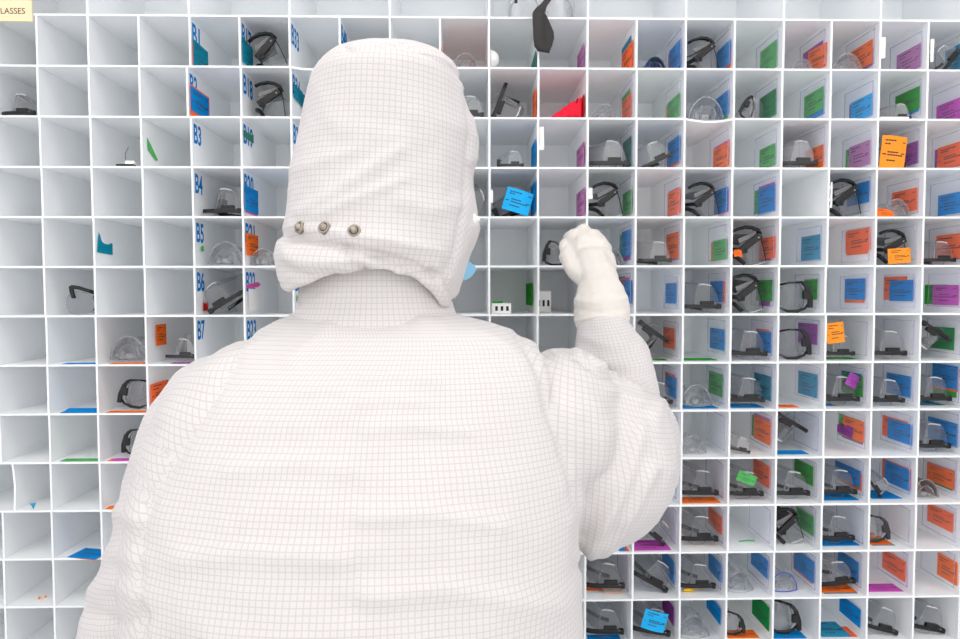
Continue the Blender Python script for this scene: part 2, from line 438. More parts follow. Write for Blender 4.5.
class Zm:                                        # a magnified view's own pixels -> photograph pixels
    def __init__(s, x, y, k): s.x, s.y, s.k = x, y, k
    def w(s, c, r, col, xb, xf, yt, yb, k=0, **kw): wcard(c, r, col, s.x+xb/s.k, s.x+xf/s.k, s.y+yt/s.k, s.y+yb/s.k, k, **kw)
    def f(s, c, r, col, xl, xr, yf, yb, k=0, **kw): fcard(c, r, col, s.x+xl/s.k, s.x+xr/s.k, s.y+yf/s.k, s.y+yb/s.k, k, **kw)
g = Zm(580,0,4.8)
g.w(11,1,'red',203,252,190,322); g.w(11,1,'tealblue',201,244,170,300,1)
g.w(12,1,'blue',428,483,183,320); g.w(12,1,'red',424,477,200,322,1)
g.w(13,1,'blue',655,722,188,305); g.w(13,1,'red',657,722,240,322,1)
g.w(14,1,'green',866,943,188,320)
g.w(11,2,'red',203,245,442,556); g.w(11,2,'green',201,240,424,500,1)
g.w(12,2,'green',420,478,443,556); g.w(12,2,'orange',415,470,460,560,1)
g.w(13,2,'blue',652,713,430,545); g.w(13,2,'green',660,708,470,562,1)
g.w(14,2,'dgreen',862,940,423,550)
g = Zm(760,0,4.8)
g.w(15,1,'orange',228,316,190,300,rot=5); g.w(15,1,'purple',207,300,193,310,1)
g.w(16,1,'orange',435,540,186,300); g.w(16,1,'purple',450,541,230,312,1)
g.w(17,1,'lilac',657,772,204,318)
g.w(18,1,'tealblue',890,990,195,318)
g.w(15,2,'green',213,304,413,520); g.w(15,2,'blue',222,304,450,548,1)
g.w(16,2,'cyan',436,538,445,550); g.w(16,2,'purple',430,520,460,552,1)
g.w(17,2,'bgreen',650,765,412,520); g.w(17,2,'blue',655,762,440,532,1)
g.w(18,2,'magenta',848,990,455,560)
g = Zm(580,110,4.8)
g.w(11,3,'teagreen',205,246,122,265)
g.w(12,3,'blue',421,479,118,238); g.w(12,3,'red',417,474,160,252,1)
g.w(13,3,'orange',640,714,150,265); g.w(13,3,'pink',644,714,141,240,1)
g.w(14,3,'green',862,936,157,262)
g.w(11,4,'green',205,248,378,490)
g.w(12,4,'red',421,480,372,492); g.w(12,4,'lilac',425,476,368,470,1)
g.w(13,4,'blue',644,710,366,482); g.w(13,4,'magenta',650,712,380,487,1)
g.w(14,4,'blue',856,936,352,480); g.w(14,4,'green',838,920,360,480,1); g.w(14,4,'pink',858,935,343,460,2)
g = Zm(760,110,4.8)
g.w(15,3,'orange',218,304,163,270)
g.w(16,3,'lilac',428,528,142,258); g.w(16,3,'green',412,500,160,262,1)
g.w(17,3,'purple',690,757,147,255)
g.w(18,3,'red',853,995,140,258); g.w(18,3,'purple',840,980,150,262,1)
g.w(16,4,'blue',420,526,338,440)
g.w(17,4,'red',634,754,371,480)
g.w(18,4,'blue',855,990,385,488)
g = Zm(600,220,4.8)
g.w(11,5,'blue',105,147,43,165); g.w(11,5,'green',95,140,55,170,1); g.w(11,5,'purple',108,146,90,190,2)
g.w(12,5,'orange',318,376,55,180); g.w(12,5,'lilac',320,374,90,190,1)
g.w(13,5,'green',540,608,88,188); g.w(13,5,'orange',533,600,95,188,1)
g.w(14,5,'red',764,840,77,182); g.w(14,5,'purple',764,820,100,192,1)
g.w(11,6,'blue',112,151,290,402); g.w(11,6,'pink',98,140,275,390,1); g.w(11,6,'bgreen',84,120,270,380,2)
g.w(12,6,'blue',314,364,303,402)
g.w(13,6,'blue',528,590,292,396); g.w(13,6,'red',540,599,294,396,1)
g.w(14,6,'bgreen',750,829,287,390); g.w(14,6,'purple',765,815,330,414,1)
g.w(12,7,'red',304,356,521,622)
g.w(13,7,'blue',528,596,526,628)
g.w(14,7,'blue',752,820,538,640); g.w(14,7,'red',750,812,528,630,1)
g = Zm(760,220,4.8)
g.w(15,5,'tealblue',198,288,68,188)
g.w(16,5,'red',413,530,40,150,rot=-2); g.w(16,5,'orange',418,520,36,160,1)
g.w(18,5,'red',846,985,60,180); g.w(18,5,'purple',842,980,80,186,1)
g.w(15,6,'bgreen',212,274,283,382)
g.w(16,6,'blue',407,504,280,384); g.w(16,6,'orange',407,502,300,398,1)
g.w(17,6,'blue',622,734,287,390); g.w(17,6,'red',594,705,270,385,1)
g.w(18,6,'magenta',830,953,312,410); g.w(18,6,'bgreen',790,900,310,406,1)
g.w(15,7,'purple',183,274,500,600)
g.w(18,7,'dgreen',815,932,518,626)
g = Zm(620,330,5.32)
g.w(12,8,'blue',243,299,255,368); g.w(12,8,'red',240,292,240,350,1)
g.w(13,8,'green',472,544,238,360)
g.w(14,8,'teal',713,803,248,378)
g.w(14,9,'orange',713,800,492,617); g.w(14,9,'lilac',712,798,475,600,1); g.w(14,9,'green',700,780,480,600,2)
g = Zm(780,330,5.32)
g.w(15,8,'tealblue',97,196,238,365)
g.w(16,8,'bgreen',330,440,246,358); g.w(16,8,'blue',326,434,236,345,1)
g.w(17,8,'blue',566,694,248,362)
g.w(18,8,'blue',810,945,195,320); g.w(18,8,'orange',812,946,220,332,1); g.w(18,8,'bgreen',816,940,235,362,2)
g.w(16,9,'orange',335,446,490,602); g.w(16,9,'green',312,430,482,600,1); g.w(16,9,'purple',330,442,500,612,2)
g.w(16,9,'purple',303,382,505,570,-2,torn=True,rot=4); g.w(17,9,'blue',572,702,505,617); g.w(17,9,'red',543,680,490,605,1)
g.w(18,9,'blue',785,946,500,625); g.w(18,9,'red',800,930,520,615,1)
g = Zm(570,440,4.8)
g.w(12,10,'blue',480,503,120,250)
g.w(14,10,'red',879,957,128,235)
g.w(13,11,'red',664,728,370,458)
g = Zm(760,440,4.8)
g.w(15,10,'bgreen',164,254,128,224)
g.w(16,10,'blue',360,482,150,232); g.w(16,10,'orange',370,488,165,248,1)
g.w(17,10,'blue',598,722,145,250); g.w(17,10,'red',586,724,140,240,1)
g.w(18,10,'orange',800,932,152,240); g.w(18,10,'purple',805,934,150,242,1); g.w(18,10,'bgreen',815,925,165,246,2)
g.w(15,11,'green',175,257,370,465)
g.w(18,11,'red',802,925,355,447)
g = Zm(570,540,4.8)
g.w(12,12,'blue',441,502,110,218)
g.w(13,12,'blue',664,727,120,210)
g.w(14,12,'blue',868,952,102,193)
g.w(12,13,'purple',443,497,325,415)
g.w(13,13,'blue',655,722,330,410)
g.w(14,13,'dgreen',873,955,325,442)
g = Zm(760,540,4.8)
g.w(15,12,'blue',163,259,105,212); g.w(15,12,'red',160,250,120,212,1)
g.w(16,12,'blue',372,472,108,208)
g.w(17,12,'red',586,698,105,205)
g.w(18,12,'orange',886,985,130,245)
g.w(16,13,'blue',380,481,335,425)
# slivers seen edge-on near the middle
g = Zm(440,110,4.8)
g.w(9,3,'blue',443,464,125,250); g.w(10,3,'lilac',656,692,150,262); g.w(10,4,'lilac',655,694,370,498); g.w(9,4,'blue',440,462,330,480)
g = Zm(420,0,4.8)
g.w(10,1,'lilac',755,786,205,318); g.w(9,1,'teagreen',530,556,240,316); g.w(9,2,'red',541,555,420,550); g.w(10,2,'dred',762,788,450,548)
g = Zm(440,220,4.8)
g.w(9,6,'bgreen',394,442,302,412)
# left walls
g = Zm(180,0,4.8)
g.w(3,1,'teal',53,124,176,305,side='L'); g.w(3,1,'red',60,126,200,312,1,side='L')
g.w(3,2,'blue',45,132,405,520,side='L'); g.w(3,2,'red',50,140,402,550,1,side='L')
g.w(4,1,'teal',302,350,170,300,side='L',torn=True)
g.w(5,2,'teal',548,610,385,470,side='L',torn=True)
g = Zm(420,0,4.8); g.w(8,1,'orange',102,122,145,275,side='L')
g = Zm(140,110,4.8)
g.w(4,4,'blue',503,565,360,480,side='L'); g.w(4,4,'pink',506,562,370,490,1,side='L')
g.w(4,3,'teagreen',498,542,82,128,side='L',torn=True,text=False,name='tape_scrap')
g.w(2,3,'green',34,84,130,245,side='L',torn=True,text=False,name='tape_scrap',rot=38) if False else None
g = Zm(140,220,4.8)
g.w(4,5,'orange',505,562,60,165,side='L')
g.w(4,6,'white',522,582,330,440,side='L',text=False)
g.w(3,6,'dred',305,328,390,436,side='L',torn=True,text=False,name='tape_scrap')
g.w(3,5,'green',292,306,120,150,side='L',torn=True,text=False,name='tape_scrap')
g.w(5,6,'green',755,795,360,392,side='L',torn=True,text=False,name='tape_scrap')
g = Zm(0,220,4.8)
g.w(2,7,'orange',750,798,503,605,side='L')
g = Zm(0,330,4.8)
g.w(2,8,'red',722,806,262,368,side='L')
# pointed green scrap, pink tape over the paper label
def poly_scrap(c, r, col, pts, side, label, cat='tape scrap'):
    x = X(c)+divoff(c,r)+TH/2+.0012
    P3 = [Vector(wall_pt(x,u,v)) for u,v in pts]; cen = sum(P3, Vector())/len(P3)
    k = MB(); n = len(P3)
    k.add([p-cen for p in P3]+[p-cen+Vector((.0004,0,0)) for p in P3], [tuple(range(n)), tuple(range(n,2*n))[::-1]]+[(i,(i+1)%n,(i+1)%n+n,i+n) for i in range(n)])
    o = k.build('tape_scrap', 'card_'+col); o.location = cen; tag(o, uniq(label), cat, 'torn tape scraps in the cubbies')
poly_scrap(1,5,'teal',[(98.8,232.3),(100.4,236.6),(101.6,241),(103.2,243),(105.2,244),(108.3,244.6),(111.4,243.2),(112.4,244),(112.6,255),(97.2,252.3),(98,238)],'L','teal torn scrap with spike on wall, '+where(1,5))
poly_scrap(2,3,'green',[(147,137.5),(149,141),(156.5,157),(158,160.5),(155.5,160.5),(148,150)],'L','pointed green tape scrap on left wall, '+where(2,3))
poly_scrap(4,6,'pink',[(246.5,285),(258,282),(260.5,284.5),(258,287),(248,288.5),(246.3,288)],'L','strip of pink tape above paper label, '+where(4,6))
# cards lying on cubby floors
fcard(0,7,'blue',62,95,363.5,361,skew=-3,text=False); fcard(1,7,'orange',109,146,364,361,text=False)
fcard(2,7,'purple',170,193,363.5,361,text=False)
fcard(0,8,'blue',60,97,412,407,curl=.004,text=False); fcard(1,8,'orange',106,147,412.5,409,text=False)
fcard(0,9,'green',60,98,462,456,text=False); fcard(1,9,'magenta',111,130,460,455,text=False); fcard(1,9,'orange',107,124,462,458,1,text=False)
fcard(1,10,'orange',105,113,508,503,text=False); 
fcard(0,11,'blue',67,100,556,542,skew=12); fcard(0,11,'orange',70,101,557,545,-.5) if False else fcard(0,11,'orange',70,100,557,547,1,text=False,skew=16)
fcard(12,7,'bgreen',655,668,360.5,359,text=False)
g = Zm(620,330,5.32)
g.f(13,7,'bgreen',343,520,163,152,text=False); g.f(13,8,'blue',336,525,419,404); g.f(14,8,'blue',597,770,417,395)
g = Zm(780,330,5.32)
g.f(16,7,'bgreen',250,420,160,150,text=False); g.f(15,8,'orange',0,105,416,402); g.f(16,8,'blue',245,296,408,398,text=False); g.f(18,8,'teal',750,880,408,372)
g = Zm(570,440,4.8)
g.f(13,10,'orange',535,725,304,276); g.f(12,11,'magenta',308,487,529,480); g.f(11,11,'blue',235,272,531,505,text=False); g.f(11,11,'orange',240,285,531,500,1,text=False)
g.f(13,11,'white',540,725,530,490,text=False)
g = Zm(760,440,4.8)
g.f(15,9,'blue',86,236,73,55,text=False); g.f(16,10,'blue',306,478,297,258); g.f(17,10,'blue',541,685,291,250)
g.f(16,11,'blue',303,480,516,478); g.f(17,11,'orange',530,640,513,455); g.f(17,11,'teal',540,650,516,460,1,text=False)
g = Zm(570,540,4.8)
g.f(11,12,'red',80,160,238,215,text=False); g.f(11,13,'blue',95,255,500,450); g.f(14,13,'orange',760,910,475,436)
g = Zm(760,540,4.8)
g.f(16,12,'orange',300,468,262,218); g.f(16,12,'teal',310,470,266,222,1,text=False); g.f(17,12,'magenta',522,690,260,222)
g.f(15,13,'blue',72,225,480,440); g.f(16,13,'tealblue',298,440,475,402) ; g.f(16,13,'red',420,475,475,425,1,text=False)

# ------------------------------------------------------------------ eyewear
def arc(pts, n=6):
    """rounded outline: Catmull-Rom through 2-d points (closed)"""
    out = []
    k = len(pts)
    for i in range(k):
        p0,p1,p2,p3 = [np.array(pts[(i+j-1)%k],float) for j in range(4)]
        for s in range(n):
            t = s/n
            out.append(.5*((2*p1)+(-p0+p2)*t+(2*p0-5*p1+4*p2-p3)*t*t+(-p0+3*p1-3*p2+p3)*t**3))
    return out
def plate(k, outline, yf, th, mi=0):
    """flat-ish plate in the x-z plane, y given by yf(x,z)"""
    c = np.mean(outline, axis=0); rings = []
    n = len(outline); vs = []; fs = []
    for side in (-.5,.5):
        for s in (1,.66,.33):
            for p in outline:
                q = c+(p-c)*s; vs.append((q[0], yf(q[0],q[1])+side*th, q[1]))
        vs.append((c[0], yf(*c)+side*th, c[1]))
    L = 3*n+1
    for sd in range(2):
        o = sd*L
        for r in range(2):
            for j in range(n):
                f = (o+r*n+j, o+r*n+(j+1)%n, o+(r+1)*n+(j+1)%n, o+(r+1)*n+j); fs.append(f if sd else f[::-1])
        for j in range(n):
            f = (o+2*n+j, o+2*n+(j+1)%n, o+3*n); fs.append(f if sd else f[::-1])
    for j in range(n): fs.append((j,(j+1)%n,L+(j+1)%n,L+j))
    k.add(vs, fs, mi)
mm = .001
def make_A(frame='black', lens='lens', arm=True):
    """wrap-round over-glasses seen end-on: side shield, lens folding away, temple bar with hinge block"""
    e = empty('safety_glasses')
    k = MB()
    a = [(-12,1),(-9.5,12),(-6,30),(-2.5,44.5),(-1,46.5),(4,47.3),(14,46.5),(24,44),(31,39),(37,29),(41,16),(42.5,4),(42,1),(20,.5)]
    sh = np.array(arc([(x*mm,z*mm) for x,z in a], 3))
    plate(k, sh, lambda x,z: -.004*(1-((x-.016)/.026)**2)+.004, .0016)
    k.build('side_shield', lens, e)
    k = MB(); gl = []
    for i in range(9):
        t = i/8; row = []
        for j in range(6):
            s = j/5
            x = (-12+10*s)*(1-t)+(-40+7*s)*t - 6*math.sin(math.pi*t)*.5
            z = 1+(46+8*t-3*math.sin(math.pi*t))*s - 2*math.sin(math.pi*t)*(1-s)
            y = 4+112*t**1.15
            row.append((x*mm,y*mm,z*mm))
        gl.append(row)
    k.sheet(gl, .0016); ln = k.build('lens', lens, e, smooth=False); k = MB()
    tp = [[((-2+s*26)*(1-t)*mm+(-32+s*20)*t*mm, (5+100*t)*mm, (47-2*s+6*t+4*math.sin(math.pi*s))*mm) for s in (0,.33,.66,1)] for t in (0,.25,.5,.75,1)]
    k.sheet(tp, .0014)
    k.build('top_guard', lens, e)
    k = MB()
    k.tube([(-12*mm,2*mm,2*mm),(-7.5*mm,1.5*mm,24*mm),(-2*mm,2*mm,46*mm)], .0008, 6)
    k.build('lens_edge','edge',ln,smooth=True); k = MB()
    k.tube([(-2*mm,1.5*mm,47*mm),(6*mm,0*mm,48*mm),(16*mm,-.5*mm,47*mm),(25*mm,0,44.5*mm)], .0014, 6); k.build('lens_edge','edgehi',ln,smooth=True); k = MB()  # second tube: painted white highlight along the shield's top
    k.tube([(x*mm,y*mm,z*mm) for x,y,z in ((-40,116,2),(-36,116,30),(-33,116,54))], .0008, 6)
    k.build('lens_edge', 'edge', ln, smooth=True)
    k = MB(); k.tube([(x*mm,y*mm,z*mm) for x,y,z in ((-18,6,-1),(-15,4,-10),(-6,3,-14),(10,3,-14),(18,4,-12),(22,5,-1))], .0006, 6)
    k.build('lower_loop', 'edge', e, smooth=True)
    if arm:
        k = MB()
        k.sheet([[(x*mm,(-3+y)*mm,z*mm) for z in (-4.2,0,4.2)] for x,y in ((-40,10),(-28,4),(-10,1),(12,0),(30,0),(41,1),(45,3))], .007)
        k.box((1*mm,-5.5*mm,2.5*mm),(30*mm,2*mm,12*mm)); k.box((36*mm,-7*mm,-5.5*mm),(45.5*mm,3*mm,5.5*mm))
        t = k.build('temple', frame, e, bevel=.0012)
        k = MB(); k.ball((34*mm,-6.2*mm,3.5*mm),.0014,8,6); k.build('hinge_screw', 'silver', t, smooth=True)
        k = MB(); k.sheet([[(x*mm,y*mm,z*mm+d*mm) for d in (-4,0,4)] for x,y,z in ((-38,118,8),(-28,100,3),(-10,80,0),(12,62,-4),(26,56,-6))], .0045)
        k.box((-42*mm,96*mm,0),(-31*mm,122*mm,40*mm)); k.build('temple', frame, e, bevel=.001)
    return e
def make_C(lens='clearp', rim='edge', vent=True):
    """all-clear goggle seen end-on: domed shell, thick flange, vents"""
    e = empty('clear_goggles'); k = MB(); g = []
    for i in range(9):
        t = i/8*math.pi
        g.append([((-math.cos(t)*33*(1-.25*s))*mm, (2+70*s*s)*mm, (3+math.sin(t)*42*(1-.12*s)*(.75+.25*math.sin(t)))*mm) for s in (0,.2,.45,.7,1)])
    k.sheet(g, .0018); sh = k.build('shell', lens, e, smooth=False)
    k = MB(); plate(k, np.array(arc([(-30*mm,3*mm),(-24*mm,30*mm),(0,40*mm),(24*mm,30*mm),(30*mm,3*mm)])), lambda x,z: .052-8*x*x, .0016)
    k.build('lens', lens, e)
    k = MB(); k.tube([(-math.cos(i/14*math.pi)*33*mm, .002, (3+math.sin(i/14*math.pi)*42*(.75+.25*math.sin(i/14*math.pi)))*mm) for i in range(15)], .0012, 6)
    k.tube([(-33*mm,.002,3*mm),(-12*mm,-.002,0),(12*mm,-.002,0),(33*mm,.002,3*mm)], .0012, 6)
    k.build('rim', rim, e, smooth=True)
    if vent:
        k = MB(); k.box((-8*mm,.004,4*mm),(6*mm,.016,13*mm)); k.build('vent', 'edge', e, bevel=.002)
        k = MB(); k.box((-22*mm,.01,3*mm),(-12*mm,.02,19*mm)); k.build('vent', 'edge', e, bevel=.002)
        k = MB(); k.sheet([[((-26+52*i/8)*mm, (.002+.02*s), (4+26*math.sin(math.pi*i/8)*(1-.3*s))*mm) for s in (0,.5,1)] for i in range(9)], .0016); k.build('inner_flange', lens, e)
        k = MB(); k.tube([(x*mm,y*mm,z*mm) for x,y,z in ((14,6,2),(19,2,14),(15,4,24),(24,20,30),(28,60,20))], .0015, 6); k.build('temple', 'edge', e, smooth=True)
    return e
def make_D(frame='black', lens='lens'):
    """one large rounded lens in profile with a thick black side arm and thin lower rim"""
    e = empty('rimmed_glasses'); k = MB()
    o = np.array(arc([(-34*mm,14*mm),(-33*mm,38*mm),(-18*mm,58*mm),(8*mm,62*mm),(22*mm,40*mm),(24*mm,12*mm),(6*mm,2*mm),(-18*mm,2*mm)]))
    plate(k, o, lambda x,z: .012+9*(x+.005)**2+4*(z-.03)**2, .0018); ln = k.build('lens', lens, e); k = MB()
    o2 = np.array(arc([(-30*mm,16*mm),(-28*mm,34*mm),(-14*mm,50*mm),(8*mm,52*mm),(16*mm,36*mm),(14*mm,12*mm)]))
    plate(k, o2, lambda x,z: .075+9*x*x, .0018)
    k.build('lens', lens, e)
    k = MB(); k.tube([(p[0],.012+9*(p[0]+.005)**2+4*(p[1]-.03)**2,p[1]) for p in o[18:]], .0011, 6); k.build('lens_edge', 'edge', ln, smooth=True)
    k = MB(); k.tube([(x*mm,y*mm,z*mm) for x,y,z in ((-30,22,8),(-12,16,0),(8,14,0),(24,14,6),(30,12,16))], [.0022,.003,.0034,.003,.0022], 8); k.build('lower_rim', frame, e, smooth=True)
    k = MB(); k.sheet([[(x*mm+d*mm,y*mm,z*mm) for d in (-5,0,5)] for x,y,z in ((31,6,8),(29,4,30),(22,4,52),(14,8,62))], .006)
    k.box((14*mm,0,26*mm),(25*mm,.008,44*mm)); k.build('temple', frame, e, bevel=.0014)
    k = MB(); k.sheet([[(x*mm,y*mm,z*mm+d*mm) for d in (-2.2,0,2.2)] for x,y,z in ((16,8,62),(-2,30,61),(-20,60,54),(-32,95,44))], .005); k.build('temple', frame, e, bevel=.001)
    return e
def make_B():
    """dark-framed goggles lying tilted: arched brow, diagonal hinge bar, clear shield hanging to the right"""
    e = empty('tilted_goggles')
    Q = lambda L, y: [(x*mm, y*mm, z*mm) for x,z in L]
    k = MB(); plate(k, np.array([(x*mm,z*mm) for x,z in ((22,25),(30,33),(40,43),(53,56),(56,45),(60,30),(64.5,10),(60,6),(50,4),(39,2),(30,14))]), lambda x,z: .004+3*(x-.045)**2, .0018); k.build('side_shield','lens',e)
    k = MB(); k.sheet([[((a+(b-a)*t)*mm, (6+70*t2)*mm, z*mm+.012*t2) for a,b,z,t2 in ((11,46,0,0),)] for t in (0,1)], .001) if False else None
    k.sheet([[((11+35*t-12*w_)*mm, (4+85*w_)*mm, (40+20*t+(17-9*t)*w_)*mm) for w_ in (0,.33,.66,1)] for t in (0,.33,.66,1)], .0018); ln = k.build('lens','smoke',e)
    k = MB(); k.sheet([Q(((9,51),(12.5,42)),-1),Q(((26,58.5),(29,51)),-2),Q(((43,66),(46,59)),-1)], .0025); k.build('brow_band','band',e,bevel=.0008)
    k = MB(); k.tube(Q(((0,64),(10,70),(25,74),(38,73),(47,69),(53,60)),3), [.003,.003,.0034,.0036,.004,.004], 8, flat=1.6); k.build('brow_rim','black',e,smooth=True)
    k = MB(); k.sheet([[(x*mm+.0062*c_*.63,-.004+.0,z*mm-.0062*c_*.78) for c_ in (-1,0,1)] for x,z in ((12,27),(24,37),(37,47),(51,58.5))], .008); k.box((17*mm,-8*mm,24*mm),(26*mm,-1*mm,33*mm)); t = k.build('hinge_bar','black',e,bevel=.0015)
    k = MB(); k.ball((46*mm,-8.2*mm,53*mm),.0018,8,6); k.build('hinge_screw','silver',t,smooth=True)
    k = MB(); k.tube(Q(((53,57),(57,44),(61,28),(65,9)),2), .0009, 6); k.build('shield_rim','black',e,smooth=True)
    k = MB(); k.tube(Q(((39,1.5),(50,3.2),(64,8.5)),2), .0008, 6); k.build('lens_edge','edgehi',ln,smooth=True)  # painted highlight line on the shield's lower edge
    k = MB(); k.tube([(x*mm,y*mm,z*mm) for x,y,z in ((0,30,24),(6,20,22),(13,10,17),(20,4,9),(25,2,3.5))], [.0045,.0045,.0042,.0038,.0034], 8, flat=1.3); k.build('temple','black',e,smooth=True)
    k = MB(); k.sheet([[(x*mm,y*mm,z*mm+d_*mm) for d_ in (-4,0,4)] for x,y,z in ((1,60,36),(8,40,34),(15,6,31))], .004); k.build('temple','black',e,bevel=.001)
    return e
def make_E(frame='black'):
    """round clear lens under a bent black arm"""
    e = empty('bent_arm_glasses'); k = MB()
    o = np.array(arc([(-26*mm,16*mm),(-24*mm,36*mm),(-8*mm,48*mm),(18*mm,44*mm),(30*mm,26*mm),(24*mm,6*mm),(0,1*mm),(-18*mm,4*mm)], 4))
    plate(k, o, lambda x,z: .012+6*x*x, .0018); ln = k.build('lens','lens',e)
    k = MB(); k.tube([(p[0],.011+6*p[0]**2,p[1]) for p in o], .0007, 6, closed=True); k.build('lens_edge','edge',ln,smooth=True)
    k = MB(); k.sheet([[(x*mm+d_*mm,4*mm,z*mm) for d_ in (-4,0,4)] for x,z in ((-9,60),(-8,48),(-4,34))], .006); t = k.build('hinge_block',frame,e,bevel=.0015)
    k = MB(); k.sheet([[(x*mm,y*mm,z*mm+d_*mm) for d_ in (-4,0,4)] for x,y,z in ((-9,4,58),(6,5,56),(22,14,49),(33,30,43))], .005); k.build('temple',frame,e,bevel=.0012)
    k = MB(); k.tube([(x*mm,y*mm,z*mm) for x,y,z in ((27,20,40),(31,20,24),(28,18,8))], .0022, 6); k.build('frame_end',frame,e,smooth=True)
    return e
PROTO = {}
def proto(kind):
    if kind not in PROTO:
        PROTO[kind] = {'A':lambda: make_A(), 'As':lambda: make_A('dark','hazy'), 'Ac':lambda: make_A('dark','clearp'),
                       'C':lambda: make_C(), 'Cb':lambda: make_C('bluelens'), 'Cp':lambda: make_C('pinklens'), 'Cblue':lambda: make_C('clearp','bluef'),
                       'B':make_B, 'E':make_E, 'D':lambda: make_D(), 'Dd':lambda: make_D('dark')}[kind]()
        PROTO[kind]['used'] = False
    return PROTO[kind]
def tree_copy(o, parent=None):
    c = o.copy(); COL.objects.link(c)
    if parent: c.parent = parent
    for ch in list(o.children): tree_copy(ch, c)
    return c
def all_pts(o, M0=Matrix.Identity(4)):
    out = []
    for ch in o.children:
        out += [M0 @ ch.matrix_basis @ v.co for v in ch.data.vertices] + all_pts(ch, M0 @ ch.matrix_basis)
    return out
DESC = {'A':'black-framed clear safety glasses','As':'hazy clear glasses with dark bar','Ac':'clear safety glasses with charcoal arm','C':'all-clear safety goggles',
        'Cb':'blue-tinted goggles','Cp':'pinkish clear goggles','Cblue':'blue-rimmed clear glasses','B':'dark-framed goggles lying tilted', 'E':'clear glasses with bent black arm', 'D':'black-armed round-lens glasses','Dd':'charcoal-armed round-lens glasses'}
PTS = {}
def glasses(kind, c, r, uc, rot=0, mir=False, sc=1.0, y=.022, extra='', lift=0):
    p = proto(kind)
    if kind not in PTS: PTS[kind] = np.array([tuple(q) for q in all_pts(p)])
    if not p['used']: o = p; p['used'] = True
    else: o = tree_copy(p)
    if 'used' in o.keys() and o is not p: del o['used']
    q = PTS[kind]*np.array([-1 if mir else 1,1,1])
    a = math.radians(rot); R2 = np.array([[math.cos(a),0,-math.sin(a)],[0,1,0],[math.sin(a),0,math.cos(a)]])
    q = q @ R2.T
    xl, xr = X(c)+divoff(c,r)+TH/2+.0015, X(c+1)+divoff(c+1,r)-TH/2-.0075
    wd = q[:,0].max()-q[:,0].min(); ht = q[:,2].max()-q[:,2].min()
    sc = min(sc, (xr-xl)/wd, .090/ht)
    q = q*sc
    d = ray(uc, 300); xw = CAM[0]+d[0]*((y+.01-CAM[1])/d[1])
    x = xw-(q[:,0].max()+q[:,0].min())/2
    x = max(x, xl-q[:,0].min()); x = min(x, xr-q[:,0].max())
    z0 = Z(r)+TH/2+(FLOORCARD.get((c,r),0)+.0012 if (c,r) in FLOORCARD else .0003)+lift
    yy = y-q[:,1].min()
    # keep clear of the back panel
    if yy+q[:,1].max() > DEPTH-.004: yy = DEPTH-.004-q[:,1].max()
    o.matrix_world = Matrix.Translation((x, yy, z0-q[:,2].min())) @ Matrix.Rotation(-a, 4, 'Y') @ Matrix.Diagonal((-sc if mir else sc, sc, sc, 1))
    pos = 'tilted ' if rot % 180 and kind != 'B' else ''
    lab = f"{pos}{DESC[kind]} {extra or 'in cubby'}, {where(c,r)}"
    words = lab.split()
    tag(o, uniq(' '.join(words[:16])), 'glasses' if kind[0] not in 'CB' or kind == 'Cblue' else 'goggles', 'safety eyewear stored in the cubbies')
    return o
V2 = dict(rot=0, sc=1.0)
G = glasses
G('B',13,1,700,**V2); G('C',15,1,797,sc=.62); G('C',16,1,841,sc=.9); G('A',18,1,945,rot=50,sc=.72); G('Cb',12,1,652,sc=.7)
G('B',4,1,268,rot=12,sc=1.05); G('C',6,1,363,sc=.95); G('C',8,1,466,sc=.8)
G('A',-1,2,24,sc=.8,extra='standing'); G('B',4,2,271,rot=-6,sc=1.05); G('Ac',8,2,474,sc=.8); G('A',9,2,509,rot=-110,sc=.95)
G('C',11,2,602,sc=.72); G('C',13,2,703,sc=1.1); G('D',14,2,748,rot=-20,sc=.75,mir=True); G('As',17,2,892,sc=.6)
G('Ac',9,3,511,sc=.6); G('As',11,3,607,sc=.95); G('Ac',12,3,648,rot=25,sc=.8); G('As',15,3,796,sc=1); G('A',17,3,884,sc=.8)
G('A',3,4,226,sc=.95); G('A',8,4,477,rot=-65,sc=.9); G('A',9,4,513,rot=25,sc=.8,y=.05)
G('B',11,4,606,**V2); G('B',13,4,702,**V2); G('B',16,4,846,sc=1.1); G('C',17,4,893,sc=.85)
G('C',3,5,230,sc=1.1); G('C',4,5,264,sc=.8); G('D',10,5,555,rot=0,mir=True,sc=.8,y=.03); G('C',11,5,611,sc=.85,y=.05); G('Ac',12,5,654,sc=.8)
G('B',14,5,748,sc=1.12); G('B',17,5,890,rot=-8,sc=1.0); G('A',18,5,938,sc=.8)
G('E',0,6,80,sc=1); G('A',3,6,228,rot=32,mir=True,sc=1); G('A',13,6,696,sc=1.05); G('B',14,6,746,sc=1.1); G('D',15,6,795,sc=1)
G('C',1,7,128,sc=1.15); G('Ac',2,7,182,sc=.75); G('C',9,7,511,sc=.7); G('A',12,7,652,rot=145,sc=.9)
G('A',14,7,748,sc=1.05); G('D',15,7,795,sc=.98); G('A',16,7,838,sc=.8); G('A',17,7,895,sc=1.1); G('A',18,7,938,rot=148,sc=.9)
G('D',1,8,136,sc=.9,mir=True,rot=-8); G('A',12,8,662,sc=.85); G('C',13,8,697,sc=1); G('A',14,8,743,sc=.95); G('A',16,8,841,sc=1); G('A',17,8,887,sc=.9); G('A',18,8,936,sc=.95)
G('D',1,9,135,sc=.85,mir=True); G('C',13,9,694,sc=.85); G('Ac',14,9,740,sc=.55,rot=-12); G('A',15,9,792,rot=150,sc=1); G('A',18,9,937,sc=1.1)
G('A',13,10,700,sc=1.05); G('A',14,10,743,sc=.95); G('A',15,10,790,sc=.95); G('A',16,10,839,sc=1.05); G('A',17,10,880,rot=-55,sc=.62); G('Cp',18,10,929,sc=.9)
